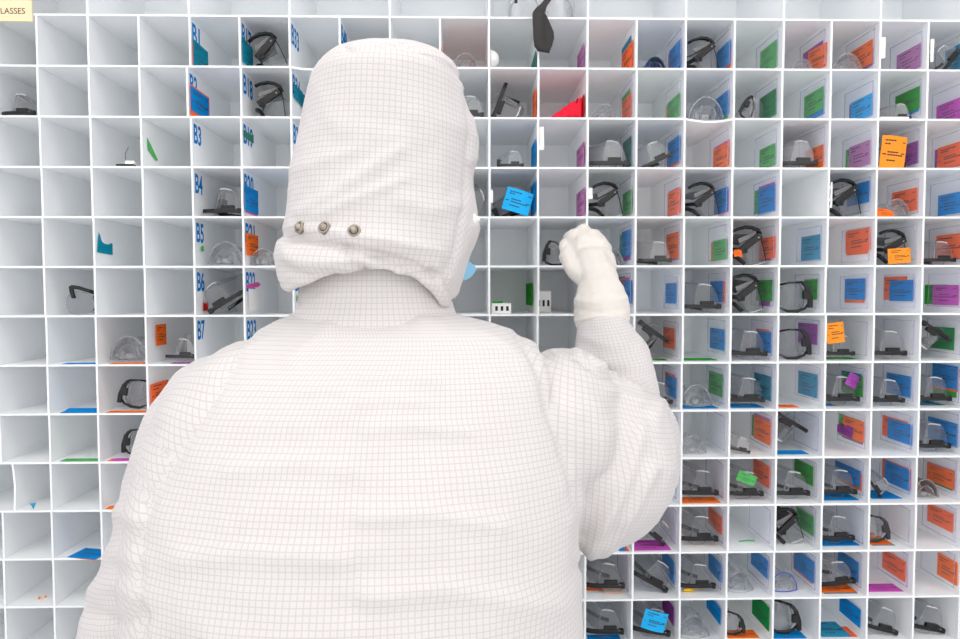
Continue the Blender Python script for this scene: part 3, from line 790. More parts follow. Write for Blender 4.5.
G('A',12,11,656,rot=-40,sc=.75); G('A',13,11,697,sc=1.0); G('B',15,11,791,rot=6,sc=1.05); G('A',16,11,836,sc=.95); G('Dd',17,11,878,sc=.85)
G('A',11,12,601,sc=1.0); G('A',12,12,652,rot=-28,sc=1.05); G('A',13,12,694,sc=.95); G('C',14,12,742,sc=.95); G('Cblue',15,12,785,sc=.9); G('A',16,12,836,sc=1.0,rot=8)
G('A',11,13,606,sc=1.05); G('A',12,13,647,sc=1.0,rot=-8); G('C',13,13,690,sc=1.05); G('D',14,13,731,sc=.7); G('D',15,13,790,sc=1.0); G('A',17,13,880,sc=.95,rot=-14); G('A',18,13,927,sc=1.0,rot=-10)
for p in PROTO.values():
    if 'used' in p.keys(): del p['used']

# cards draped over or leaning on the eyewear
hcard(17,3,'lorange',[(879.5,167.5),(904.5,168),(886.5,135)],(.006,.006,.006),'light orange card draped over glasses, '+where(17,3),bend=.003)
hcard(9,4,'cyan',[(501.5,208),(528,214.5),(509.5,186.5)],(.012,.012,.012),'bright light-blue card leaning on glasses, '+where(9,4))
hcard(17,5,'lorange',[(889.5,264),(912,264.5),(887.5,249)],(.01,.01,.01),'light orange card in front of tilted glasses, '+where(17,5))
hcard(14,5,'orange',[(735,256),(743,255),(735.5,249.5)],(.012,.012,.02),'small orange card tucked under glasses, '+where(14,5))
hcard(16,7,'lorange',[(828.5,344),(846,341.5),(827,323.5)],(.01,.01,.01),'light orange card standing on glasses, '+where(16,7))
hcard(16,8,'purple',[(846,384),(855.5,391.5),(851,372)],(.02,.03,.02),'small torn purple card behind lens, '+where(16,8))
hcard(14,10,'green',[(736.5,480),(752,491),(738,470)],(.012,.012,.012),'green card tucked into glasses, '+where(14,10))
hcard(12,13,'cyan',[(641,628),(663.5,635),(645.5,609)],(.008,.008,.008),'bright light-blue card standing in glasses, '+where(12,13))
hcard(16,9,'purple',[(839,420.5),(849,437),(837,421.5)],(.07,.045,.07),'torn purple card over the orange card, '+where(16,9)) if False else None
hcard(17,4,'orange',[(877.5,215.5),(895,215.5),(878.5,208)],(.004,.004,.012),'orange card propped under goggles, '+where(17,4))

# ------------------------------------------------------------------ small things
def at(u, v, y): d = ray(u,v); return Vector(CAM+d*((y-CAM[1])/d[1]))
def small(name, k, mats, loc, label, cat, group=None, smooth=False, bevel=0):
    o = k.build(name, mats, None, smooth, bevel); o.location = loc; return tag(o, uniq(label), cat, group)
# white paper tags stuck on divider edges
for (u0,v0,u1,v1,c,r) in ((539.3,127,544,150,10,3),(490,190,493,203,9,4),(588,188,592.5,199,11,4),(879.5,37.5,885,58.5,17,1),(930,39,933.5,62,18,1),(830,182,832,208,16,4)):
    a = at(u0,v1,-.0001); b = at(u1,v0,-.0001); rnd = random.Random(int(u0))
    k = MB(); w_, h_ = b.x-a.x, b.z-a.z
    k.sheet([[(w_*i/3+rnd.uniform(-.0006,.0006), -.0002-.002*(i/3)**2, h_*j/5) for j in range(6)] for i in range(4)], .0004)
    o = k.build('paper_tag', 'paper', rack); o.location = a; o['label'] = f'torn white paper tag on divider edge, {where(c,r)}'
# sign
sg = empty('sign', (X(-2.05),-.006,Z(0)+.0165-.02))
tag(sg, 'beige sign reading GLASSES at the top left of the rack', 'sign')
a = at(-34,21.3,-.003); b = at(31.3,-22,-.003)
sg.location = (a.x,-.003,a.z)
k = MB(); k.box((0,-.002,0),(b.x-a.x,.002,b.z-a.z)); k.build('panel','beige',sg,bevel=.0006)
me = textmesh('GLASSES','lettering'); me.materials.append(M['ink']); o = link('lettering', me, sg)
t0 = at(-5.5,13.8,-.005); t1 = at(25,8.0,-.005)
o.matrix_basis = Matrix(((t1.x-t0.x,0,0,t0.x-a.x),(0,0,-1,-.0023),(0,t1.z-t0.z,0,t0.z-a.z),(0,0,0,1)))
# goggles with elastic strap hanging from the tall top row
gg = empty('strap_goggles', (at(543,17,.02).x,.02,Z(0)+TH/2))
tag(gg, 'clear goggles with a black elastic strap hanging over the shelf edge', 'goggles')
k = MB(); k2 = MB()
for s, x0 in ((-1,-.036),(1,.036)):
    o_ = np.array(arc([(x0-.024,.003),(x0-.03,.03),(x0-.018,.052),(x0+.016,.052),(x0+.027,.03),(x0+.022,.003)]))
    plate(k, o_, lambda x,z: .01+4*x*x, .002); sh = k.build('lens','clearp',gg); k = MB()
    k2.tube([(p[0],.008+4*p[0]**2,p[1]) for p in o_], .0018, 6, closed=True); k2.build('rim','edge',sh,smooth=True); k2 = MB()
k.box((-.012,.0,.012),(.012,.03,.02)); k.build('nose_bridge','clearp',gg); k = MB()
k.sheet([[(x,.012+y,z) for z in (.004,.03,.054)] for x,y in ((-.066,.0),(-.07,.03),(-.06,.06))], .002); k.build('side_shield','clearp',gg); k = MB(); k.sheet([[(x,.012+y,z) for z in (.004,.03,.054)] for x,y in ((.066,.0),(.07,.03),(.06,.06))], .002)
k.build('side_shield','clearp',gg)
k = MB(); L0 = gg.location
def gp(u,v,y): return at(u,v,y)-L0
def band(cent, wid, th=.0016):
    k.sheet([[tuple(gp(u-w_,v+dv,y-dy)), tuple(gp(u,v,y)), tuple(gp(u+w_,v-dv,y+dy))] for (u,v,y,w_,dv,dy) in cent], th)
band([(551,-4,.012,5,2,0),(546,2,.0,5,2,0),(541.5,7,-.010,5.5,1,0),(538.5,13,-.016,6,0,0)], 0)
band([(538.5,12,-.018,6,1,.001),(538,18,-.020,5.5,0,.003),(538.5,28,-.021,5.5,0,.003),(539,38,-.02,5.5,0,.003),(540,48,-.016,5.5,-1.5,.004),(544,52,-.012,6,-1,0)], 0)
band([(541,13,-.010,5,-1,0),(544,22,-.006,6,-1.5,.002),(547,31,-.005,6.5,-1,.003),(547.5,39,-.006,6.5,.5,.003),(546,47,-.009,6,1,.002),(543,52,-.012,6,-1,0)], 0)
st = k.build('strap','strap',gg,smooth=True)
k = MB(); q = gp(516,1,.012); k.box((q.x-.003,q.y-.003,q.z-.004),(q.x+.003,q.y+.003,q.z+.004)); k.build('buckle','black',gg,bevel=.0008)
# white hemisphere cup on left wall
k = MB(); prof = [(0,0),(.003,.008),(.009,.015),(.017,.019),(.020,.0195),(.021,.018)]
rings = [[(x,math.cos(2*math.pi*j/20)*max(rr,.0003),math.sin(2*math.pi*j/20)*max(rr,.0003)) for j in range(20)] for rr,x in [(.019,0),(.0185,.003),(.016,.010),(.011,.016),(.005,.0185),(.001,.019)]]
k.loft(rings); small('foam_cup',k,'white',(X(9)+TH/2+.0004,.03,Z(1)+TH/2+.026),'white half-round cup stuck on left wall, '+where(9,1),'cup',smooth=True)
# red cloth
k = MB(); g_ = []
for i in range(13):
    t = i/12; row = []
    for j in range(7):
        s = j/6; x = -.032+.064*t; hgt = (.036*max(0,(t*1.35 if t < .72 else 1.0-.15*math.sin((t-.72)*20)))+.003)
        row.append((x+.004*math.sin(9*s+t*5), .0+.10*s, .002+hgt*(1-.25*s)*(1-.12*abs(math.sin(t*17+s*3)))))
    g_.append(row)
k.sheet(g_, .0015); 
k.sheet([[(-.032+.064*i/12, -.001+.004*math.sin(i*2.1), .001+z*g_[i][0][2]) for z in (0,.35,.7,1)] for i in range(13)], .0015)
k.sheet([[(.032+.001*math.sin(j), .10*j/6, .001+z*g_[12][j][2]) for z in (0,.5,1)] for j in range(7)], .0015)
small('cloth_bag',k,'red',(X(10.60),.02,Z(2)+TH/2+.001),'crumpled bright red cloth, '+where(10,2),'cloth',smooth=True)
# white boxes with dark slots
def slotbox(c, r, u0, v0, u1, v1, rot, lab):
    e = empty('slotted_box'); tag(e, uniq(lab), 'box')
    a = at(u0,v1,.02); b = at(u1,v0,.02); w_, h_ = b.x-a.x, b.z-a.z
    k = MB(); k.box((0,0,0),(w_,.05,h_)); k.build('body','white',e,bevel=.001)
    k = MB()
    for i in range(3): x = w_*(.2+.28*i); k.box((x,-.0006,h_*.28),(x+w_*.13,.001,h_*.72) if h_ < w_*.8 else (x+w_*.13,.001,h_*.28+.014))
    k.build('slot','black',e)
    e.location = (a.x,.03,Z(r)+TH/2+.0003+math.sin(math.radians(abs(rot)))*w_*0); e.rotation_euler = (0,0,math.radians(rot)); return e
e1 = slotbox(9,6,491.5,303,511,313.5,-6,'white three-slot box with green top, '+where(9,6))
k = MB(); k.box((.002,.002,.0225),(.022,.04,.025)); k.build('green_insert','card_bgreen',e1)
e1.location.x = X(9)+TH/2+.003
slotbox(10,6,537,281,555,304,0,'tall white three-slot box, '+where(10,6)).location = (X(10)+TH/2+.002,.11,Z(6)+TH/2+.0003)
# little clip, clear bag, bits
k = MB(); k.box((-.02,-.005,0),(.014,.008,.009)); k.box((-.002,-.004,.009),(.016,.006,.016),1); k.tube([(-.002,0,.01),(-.003,0,.03),(.004,0,.045)],.0006,6)
small('cable_clip',k,['black','white'],(at(127,164,.03).x,.03,Z(3)+TH/2+.0003),'small black clip with wire, '+where(1,3),'clip',bevel=.0008)
k = MB(); k.box((-.03,0,0),(.03,.06,.005)); 
small('white_strip',k,'white',(at(893,117,.01).x,.004,Z(2)+TH/2+.0003),'flat white plastic strip on cubby floor, '+where(17,2),'strip',bevel=.001)
k = MB(); k.tube([(-.010,0,.0035),(0,0,.0045),(.012,.002,.004)],[.003,.0045,.003],10); k.tube([(.012,.002,.004),(.03,.004,.0025)],.0008,6)
small('earplug',k,'yellow',(at(688,585,.03).x,.03,Z(12)+TH/2+.0003),'yellow foam earplug lying on cubby floor, '+where(13,12),'earplug',smooth=True)
k = MB(); k.sheet([[(x, y, .0008+.002*math.sin(x*400+y*300)**2) for y in (0,.012,.025,.04)] for x in (-.02,-.008,.006,.02)],.0004)
small('paper_scrap',k,'card_peach',(at(614,593,.02).x,.02,Z(12)+TH/2+.0008),'crumpled beige paper scrap on cubby floor, '+where(11,12),'paper scrap','paper scraps on cubby floors')
k = MB(); k.sheet([[(x, y, .0008+.004*math.sin(x*150+y*90)**2) for y in (0,.02,.04)] for x in (-.018,-.006,.006,.018)],.0004)
small('paper_scrap',k,'paper',(at(898,357,.03).x,.03,Z(7)+TH/2+.0008),'small white and tan paper scrap under glasses, '+where(17,7),'paper scrap','paper scraps on cubby floors')
k = MB(); k.add([(0,0,0),(.012,0,.001),(.007,-.0005,-.012),(.004,-.0005,-.006)],[(0,1,2,3)]); k.add([(0,.0005,0),(.012,.0005,.001),(.007,0,-.012),(.004,0,-.006)],[(3,2,1,0)])
small('tape_scrap',k,'card_tealblue',at(30,503.5,-.0012),'teal tape scrap on shelf edge below '+where(0,10),'tape scrap','torn tape scraps in the cubbies')
k = MB(); k.ball((0,0,.003),.0028,8,6); k.ball((.009,.006,.003),.0026,8,6)
small('crumb',k,'card_lorange',(at(36,601,.02).x,.03,Z(12)+TH/2),'two tiny orange crumbs on cubby floor, '+where(-1,12),'crumbs',smooth=True)
k = MB(); k.tube([(0,0,.001),(.02,.004,.0012),(.036,.002,.001)],.0014,6)
small('tape_scrap',k,'card_green',(at(741,541,.04).x,.05,Z(11)+TH/2+.0005),'thin green tape strip on cubby floor, '+where(14,11),'tape scrap','torn tape scraps in the cubbies')
#PERSON#

# ------------------------------------------------------------------ the person
def capsule(k, pts, n=16):
    """tapered limb: frusta plus balls at the joints; pts = [(point, radius), ...]"""
    for (p, r), (q, s) in zip(pts, pts[1:]):
        if (Vector(q)-Vector(p)).length > 1e-5: k.tube([p, q], [r, s], n)
    for p, r in pts: k.ball(p, r, n, max(8, n//2))
def union(name, k, voxel, smooth=6, fac=.5):
    """voxel union of overlapping closed shells -> one continuous surface"""
    me = bpy.data.meshes.new(name+'_shells'); me.from_pydata([tuple(v) for v in k.v], [], k.f)
    bm = bmesh.new(); bm.from_mesh(me); bmesh.ops.recalc_face_normals(bm, faces=bm.faces); bm.to_mesh(me); bm.free()
    o = bpy.data.objects.new(name+'_tmp', me); COL.objects.link(o)
    rm = o.modifiers.new('r', 'REMESH'); rm.mode = 'VOXEL'; rm.voxel_size = voxel; rm.use_smooth_shade = True
    if smooth: sm = o.modifiers.new('s', 'SMOOTH'); sm.factor = fac; sm.iterations = smooth
    bpy.context.view_layer.update()
    out = bpy.data.meshes.new_from_object(o.evaluated_get(bpy.context.evaluated_depsgraph_get())); out.name = name
    bpy.data.objects.remove(o); bpy.data.meshes.remove(me)
    out.polygons.foreach_set('use_smooth', [True]*len(out.polygons))
    return out
def getco(me):
    a = np.empty(len(me.vertices)*3); me.vertices.foreach_get('co', a); return a.reshape(-1,3)
def getno(me):
    a = np.empty(len(me.vertices)*3); me.vertices.foreach_get('normal', a); return a.reshape(-1,3)
def setco(me, a): me.vertices.foreach_set('co', np.ascontiguousarray(a).ravel()); me.update()
def sell(c, a, b, n, N=48):
    out = []
    for j in range(N):
        t = 2*math.pi*j/N; ct, st = math.cos(t), math.sin(t)
        out.append((c[0]+a*math.copysign(abs(ct)**(2/n), ct), c[1]+b*math.copysign(abs(st)**(2/n), st), c[2]))
    return out
def pring(v, l, r, d, b, n=2.4):
    c = P((l+r)/2, v, d); a = (r-l)/2*d/F*math.sqrt(max(.5,1-(b/d)**2*.6))
    return sell(c, a, b, n)
def polydist(u, v, pl):
    """distance in px to a polyline, plus signed side"""
    best = np.full(u.shape, 1e9); side = np.zeros(u.shape)
    for (x0,y0),(x1,y1) in zip(pl, pl[1:]):
        dx, dy = x1-x0, y1-y0; L = dx*dx+dy*dy
        t = np.clip(((u-x0)*dx+(v-y0)*dy)/L, 0, 1)
        d = np.hypot(u-x0-t*dx, v-y0-t*dy); sg = np.sign((u-x0)*dy-(v-y0)*dx)
        mk = d < best; best[mk] = d[mk]; side[mk] = sg[mk]
    return best, side
def nz(p, sx, sy, sz, off=0.0):
    return np.array([noise.noise(Vector((x*sx+off, y*sy+off*.7, z*sz-off))) for x,y,z in p])

TORSO = [(300,312,446,.715,.062),(312,300,455,.71,.066),(320,278,486,.705,.074),(332,256,521,.70,.088),(346,228,541,.70,.102),(366,196,556,.695,.116),
         (400,170,568,.69,.13),(450,150,580,.685,.142),(500,142,584,.68,.15),(560,138,584,.675,.155),(639,134,583,.675,.16),(720,132,582,.68,.165)]
k = MB()
rings = [pring(*t) for t in TORSO]
cx = P(357,639,.68).x; cy = P(357,639,.68).y
for z, a, b in ((.94,.235,.165),(.86,.225,.155),(.80,.19,.12)): rings.append(sell((cx,cy,z), a, b, 2.3))
k.loft(rings)
LEFT = [(P(226,412,.70),.066),(P(210,440,.705),.071),(P(194,492,.72),.072),(P(178,550,.735),.071),(P(147,620,.755),.072),(P(143,670,.78),.071),(P(152,720,.85),.064),(P(165,762,.92),.052)]
RIGHT = [(P(543,428,.70),.076),(P(566,402,.75),.066),(P(586,456,.79),.113),(P(612,452,.86),.093),(P(628,436,.92),.073),(P(628,398,.98),.048),(P(613,362,1.03),.0625),(P(606,338,1.055),.050),(P(602,321,1.072),.0425)]
capsule(k, LEFT); capsule(k, RIGHT)
for s in (-1,1):
    capsule(k, [(Vector((cx+s*.10,cy,.88)),.118),(Vector((cx+s*.115,cy+.02,.50)),.092),(Vector((cx+s*.125,cy-.005,.13)),.08)])
me = union('coverall', k, .0052, 5)
co = getco(me); no = getno(me)
# --- seams and folds, built as relief in the cloth
u, v, d = pix(co)
back = no[:,1] < .25
SEAM_L = [(250,330),(236,362),(204,420),(175,460),(150,501),(141,547),(139,660)]
SEAM_R = [(519,334),(536,372),(545,403),(565,460),(580,524),(582,566)]
SEAM_C = [(351,340),(350,345),(353,450),(357,560),(360,660)]
h = np.zeros(len(co))
near = (v > 280) & (v < 720) & (u > 40) & (u < 740)
idx = np.where(near)[0]
pn = co[idx]
h[idx] += .0050*nz(pn, 8, 8, 11, 3.1) + .0014*nz(pn, 24, 24, 34, 8.4) + .0005*nz(pn, 75, 75, 80, 1.7)
h[~near] += .006*nz(co[~near], 9, 9, 14, 5.0)
for pl, dep, w_ in ((SEAM_L,.0034,4.5),(SEAM_R,.0045,5.0),(SEAM_C,.0016,2.5)):
    ds, sg = polydist(u, v, pl); mk = back
    h[mk] -= dep*np.exp(-(ds[mk]/w_)**2)
    i2 = np.where(mk & (ds < 46))[0]                      # puckers running away from the stitching
    if pl is SEAM_C: q = .0030*nz(co[i2], 7, 3, 58, 2.2)
    else: q = .0022*nz(co[i2], 30, 5, 36, 6.2)
    h[i2] += q*np.exp(-(ds[i2]/24)**2)
FOLDS = [ # (pixel line, half width px, height m)
    ([(588,556),(604,520),(628,470),(640,428)],7,.0075),([(598,560),(622,528),(650,470)],6,.006),([(572,520),(600,480),(612,430)],9,.004),
    ([(660,400),(650,440),(668,470)],7,.004),([(556,346),(572,352),(592,366),(632,388),(660,397)],3.2,-.0055),([(560,358),(578,372),(604,388),(640,402)],6,.005),([(576,352),(596,362),(640,368)],5,.004),
    ([(585,338),(610,346),(640,345)],4,.0028),([(545,350),(552,372),(556,400)],7,-.005),
    ([(60,560),(110,552),(138,560)],9,.0035),([(85,590),(115,585),(140,598)],8,.0035),([(95,520),(120,512),(140,520)],8,.004),([(88,612),(120,622),(140,618)],7,-.004),
    ([(365,378),(400,372),(440,382)],6,.0028),([(362,402),(395,398),(425,404)],5,.0024),([(300,392),(325,388),(346,392)],5,.0022),([(364,430),(410,424),(470,432)],8,.0028),
    ([(290,360),(318,340),(330,325)],8,.003),([(420,322),(460,338),(500,352)],9,.0035),([(470,330),(500,345),(522,368)],7,.003),
    ([(365,520),(420,512),(500,526)],10,.0032),([(230,470),(300,462),(345,470)],11,.003),([(180,560),(250,552),(340,560)],12,.003),([(370,600),(450,590),(560,606)],12,.0034),
    ([(210,370),(240,352),(262,338)],7,.003)]
for pl, w_, hh_ in FOLDS:
    ds, _ = polydist(u, v, pl); mk = back & (ds < w_*3); h[mk] += hh_*np.exp(-(ds[mk]/w_)**2)
setco(me, co + no*h[:,None])
# --- cloth coordinates so the woven grid follows torso and sleeves
def arcs(a, b, n):
    t = np.linspace(-math.pi, math.pi, 721)                    # angle measured from straight back (-y)
    x = a*np.sign(np.sin(t))*np.abs(np.sin(t))**(2/n); y = -b*np.sign(np.cos(t))*np.abs(np.cos(t))**(2/n)
    s = np.concatenate([[0], np.cumsum(np.hypot(np.diff(x), np.diff(y)))]); s -= s[360]
    return np.arctan2(x, -y), s
def limb_uv(p, chain, ru):
    best = np.full(len(p), 1e9); U = np.zeros(len(p)); V = np.zeros(len(p)); acc = 0
    for (a, ra), (b, rb) in zip(chain, chain[1:]):
        a = np.array(a); b = np.array(b); ax = b-a; L = np.linalg.norm(ax); ax = ax/L
        t = (p-a)@ax; tc = np.clip(t, 0, L); c = a+tc[:,None]*ax; w_ = p-c; ds = np.linalg.norm(w_, axis=1)-(ra+(rb-ra)*tc/L)
        e1 = np.array([0,-1,0])-ax*np.dot([0,-1,0], ax); e1 /= np.linalg.norm(e1); e2 = np.cross(ax, e1)
        an = np.arctan2(w_@e2, w_@e1); mk = ds < best
        best[mk] = ds[mk]; U[mk] = an[mk]*ru; V[mk] = acc+t[mk]; acc += L
    return U, V
def give_uv(me, U, V):
    if not me.uv_layers: me.uv_layers.new(name='UVMap')
    li = np.empty(len(me.loops), dtype=np.int32); me.loops.foreach_get('vertex_index', li)
    return li
co = getco(me); u, v, d = pix(co)
tz = np.array([P(357,t[0],t[3]).z for t in TORSO][::-1]); ty = np.array([P(357,t[0],t[3]).y for t in TORSO][::-1]); tx = np.array([P((t[1]+t[2])/2,t[0],t[3]).x for t in TORSO][::-1])
ccx = np.interp(co[:,2], tz, tx); ccy = np.interp(co[:,2], tz, ty)
th_, s_ = arcs(.235,.15,2.4)
zz_ = np.linspace(.7,1.5,200); prof_ = np.interp(zz_, tz, ty-np.array([t[4] for t in TORSO][::-1])); arc_ = np.concatenate([[0],np.cumsum(np.hypot(np.diff(zz_),np.diff(prof_)))])+.7
Ut = np.interp(np.arctan2(co[:,0]-ccx, -(co[:,1]-ccy)), th_, s_); Vt = np.interp(co[:,2], zz_, arc_)+np.minimum(0, co[:,2]-.7)
Ul, Vl = limb_uv(co, LEFT, .074); Ul, Vl = .80*Ul+.60*Vl, .80*Vl-.60*Ul; 
bag = P(590,455,.79); Ur = np.arctan2(co[:,0]-bag.x+.02, -(co[:,1]-bag.y-.03))*.125; Vr = co[:,2]*1.05+.30*co[:,0]
faz = [P(*t).z for t in ((602,320,1.072),(613,362,1.03),(622,400,.97))][::-1]; fax = [P(*t).x for t in ((602,320,1.072),(613,362,1.03),(622,400,.97))][::-1]; fay = [P(*t).y for t in ((602,320,1.072),(613,362,1.03),(622,400,.97))][::-1]
Uf = np.arctan2(co[:,0]-np.interp(co[:,2],faz,fax), -(co[:,1]-np.interp(co[:,2],faz,fay)))*.058; Vf = co[:,2]*1.25-.15*co[:,0]
pc = np.empty(len(me.polygons)*3); me.polygons.foreach_get('center', pc); pc = pc.reshape(-1,3); fu, fv, fd = pix(pc)
sl = np.interp(fv, [p[1] for p in SEAM_L], [p[0] for p in SEAM_L]); sr = np.interp(fv, [p[1] for p in SEAM_R], [p[0] for p in SEAM_R])
reg = np.zeros(len(pc), int); reg[(fu < sl) & (fv > 330) & (fv < 1100) & (pc[:,2] > .7) & (fu < 250)] = 1; reg[(fu > sr) & (fv > 300) & (pc[:,2] > 1.0) & (fu > 515)] = 2
fl = np.interp(fu, [560,565,590,631,656,700], [344,345,362,384,391,392]); reg[(reg == 2) & (fv < fl) & (fu > 568)] = 3
li = give_uv(me, Ut, Vt); lt = np.empty(len(me.polygons), dtype=np.int32); me.polygons.foreach_get('loop_total', lt)
lr = np.repeat(reg, lt)
UV = np.stack([np.choose(lr, [Ut[li],Ul[li],Ur[li],Uf[li]]), np.choose(lr, [Vt[li],Vl[li],Vr[li],Vf[li]])], 1)
me.uv_layers[0].data.foreach_set('uv', UV.astype(np.float32).ravel())
me.materials.append(M['fabric'])

# body inside the clothes: one continuous figure
kb = MB()
def C_(p): return Vector(p)
neck = P(378,300,.72); head = P(384,175,.745)
sl_, sr_ = P(232,415,.71), P(528,415,.71)
capsule(kb, [(neck+Vector((0,0,-.03)),.048),(head+Vector((0,0,-.06)),.05)], 14)
kb.ball(head, (.072,.092,.108), 20, 14); kb.ball(head+Vector((0,.045,-.055)), (.055,.055,.06), 16, 10)      # skull, jaw
hf = head+Vector((0,.092,0))
kb.tube([hf+Vector((0,-.004,.012)), hf+Vector((0,.012,-.018)), hf+Vector((0,.02,-.030))], [.007,.010,.012], 10); kb.ball(hf+Vector((0,.014,-.030)), .013, 10, 8)
for s in (-1,1):
    kb.ball(head+Vector((s*.073,.0,-.012)), (.010,.018,.030), 10, 8); kb.ball(hf+Vector((s*.03,-.010,.022)), (.022,.010,.007), 10, 8)
    kb.ball(hf+Vector((s*.014,-.004,-.058)), (.018,.010,.006), 10, 8)
chest = P(365,430,.69); belly = Vector((cx,cy,1.02)); hip = Vector((cx,cy,.90))
kb.loft([sell(c, a, b, 2.2, 32) for c, a, b in ((P(372,322,.71),.055,.05),(P(368,345,.705),.11,.07),(P(362,385,.70),.165,.09),(chest,.17,.105),(belly,.15,.10),(hip,.165,.105),(hip-Vector((0,0,.09)),.13,.09))])
def hand(kk, wrist, kn, fingers, thumb, rm, rf):
    """palm as four metacarpals, five unequal fingers, thumb leaving the side of the palm"""
    for K, fg in zip(kn, fingers):
        capsule(kk, [(wrist, rm*1.15),(wrist.lerp(K,.55), rm*1.1),(K, rm)], 10)
        capsule(kk, [(K, rm*.96)]+[(q, rf*(1-.08*i)) for i, q in enumerate(fg)], 10)
    for a, b in zip(kn, kn[1:]): capsule(kk, [(a.lerp(wrist,.12), rm*.85),(b.lerp(wrist,.12), rm*.85)], 8); capsule(kk, [(a.lerp(wrist,.5), rm*.95),(b.lerp(wrist,.5), rm*.95)], 8)
    capsule(kk, [(q, r) for q, r in thumb], 10)
RW_ = P(600,288,1.105)
RK = [P(574,237,1.192),P(583.5,231.5,1.198),P(594,237,1.195),P(604,249,1.185)]
RF = [[P(568.5,237.5,1.228),P(564.5,248,1.248),P(566,256,1.25)],[P(577,233,1.235),P(569,244,1.262),P(570,254,1.262)],[P(589,240,1.235),P(580,251,1.258),P(577,259,1.25)],[P(600,252,1.222),P(591,261,1.243),P(587,267,1.235)]]
RT = [(P(592,284,1.11),.017),(P(573.5,269,1.135),.0165),(P(566.5,256,1.165),.0145),(P(565,245,1.198),.012)]
def shrink(l, f): return [[q for q in x] for x in l]
capsule(kb, [(sl_,.042),(P(150,610,.755),.036),(P(163,755,.915),.028)], 14)
capsule(kb, [(sr_,.042),(P(590,448,.79),.042),(P(620,444,.88),.038),(P(623,415,.95),.032),(P(613,362,1.03),.032),(P(604,325,1.068),.028),(RW_,.025)], 14)
hand(kb, RW_, RK, RF, [(q, r*.6) for q, r in RT], .009, .0055)
LW = P(165,768,.925)
ld = (P(170,860,.99)-LW).normalized(); lx = Vector((.25,.97,0)).normalized(); lx = (lx-ld*lx.dot(ld)).normalized(); ln_ = ld.cross(lx)
def LH(a, b, c): return LW+ld*a+lx*b+ln_*c
LK = [LH(.088,.030,0),LH(.092,.010,0),LH(.088,-.010,0),LH(.080,-.028,0)]
LF = [[LH(.128,.032,.012),LH(.148,.031,.028),LH(.160,.03,.042)],[LH(.136,.011,.012),LH(.160,.011,.03),LH(.172,.011,.046)],[LH(.130,-.012,.014),LH(.152,-.013,.032),LH(.162,-.013,.046)],[LH(.113,-.032,.012),LH(.130,-.034,.026),LH(.139,-.034,.038)]]
LT = [(LH(.02,.02,0),.017),(LH(.05,.045,.012),.0155),(LH(.080,.056,.022),.0135),(LH(.102,.056,.028),.0115)]
hand(kb, LW, LK, LF, [(q, r*.6) for q, r in LT], .009, .0055)
capsule(kb, [(P(163,755,.915),.030),(LW,.026)], 12)
for s in (-1,1):
    capsule(kb, [(Vector((cx+s*.095,cy,.88)),.085),(Vector((cx+s*.112,cy+.02,.50)),.058),(Vector((cx+s*.125,cy-.01,.10)),.042),(Vector((cx+s*.13,cy+.09,.045)),.03)], 14)
bme = union('person', kb, .0045, 4); bme.materials.append(M['skin'])
person = link('person', bme)
tag(person, 'person in white hooded cleanroom suit, back turned, right arm reaching into a cubby', 'person')
cov = link('coverall', me, person)
for s in (-1,1):
    k = MB(); k.ball(hf+Vector((s*.031,-.012,.006)), .0125, 14, 10); k.build('eye', 'eye', person, smooth=True)

# standing collar
k = MB()
CB = [(-1,.0),(0,0)]
def collar_ring(v_b, l, r, d, b, dv, N=64):
    out = []
    c = P((l+r)/2, v_b, d); a = (r-l)/2*d/F
    for j in range(N):
        t = 2*math.pi*j/N; x = c.x+a*math.cos(t); y = c.y+b*math.sin(t)
        bk = max(0,-math.sin(t))                                   # 1 at the back
        out.append((x, y, c.z+dv*bk*d/F + .006*math.cos(t)*(-1 if dv else 0)))
    return out
cr = [collar_ring(342,262,498,.700,.082,0), collar_ring(326,282,472,.705,.082,0), collar_ring(319,294,463,.707,.083,0), collar_ring(311,300,456,.71,.081,2), collar_ring(300,301,453,.713,.079,8), collar_ring(284,303,449,.716,.078,26), collar_ring(276,306,446,.718,.075,30), collar_ring(284,308,444,.716,.072,24), collar_ring(312,308,446,.711,.072,0)]
k.loft(cr, cap=False)
cme = k.mesh('collar','fabric',True)
sub = lambda o, n: (setattr(o.modifiers.new('sub','SUBSURF'),'levels',n), setattr(o.modifiers['sub'],'render_levels',n))
cme.uv_layers.new(name='UVMap'); cc = getco(cme); ccen = P(377,305,.71)
Uc = np.arctan2(cc[:,0]-ccen.x, -(cc[:,1]-ccen.y))*.085; Vc = cc[:,2]
lic = give_uv(cme, Uc, Vc); cme.uv_layers[0].data.foreach_set('uv', np.stack([Uc[lic],Vc[lic]],1).astype(np.float32).ravel())
col_ = link('collar', cme, cov); sub(col_, 2)
h2 = .0012*nz(cc, 60, 60, 25, 4); setco(cme, cc+getno(cme)*h2[:,None])
k = MB(); a_ = P(398,313,.622); k.sheet([[(a_.x-.006+.012*i/3, a_.y, a_.z-.003+.006*j/2) for j in range(3)] for i in range(4)], .0004)

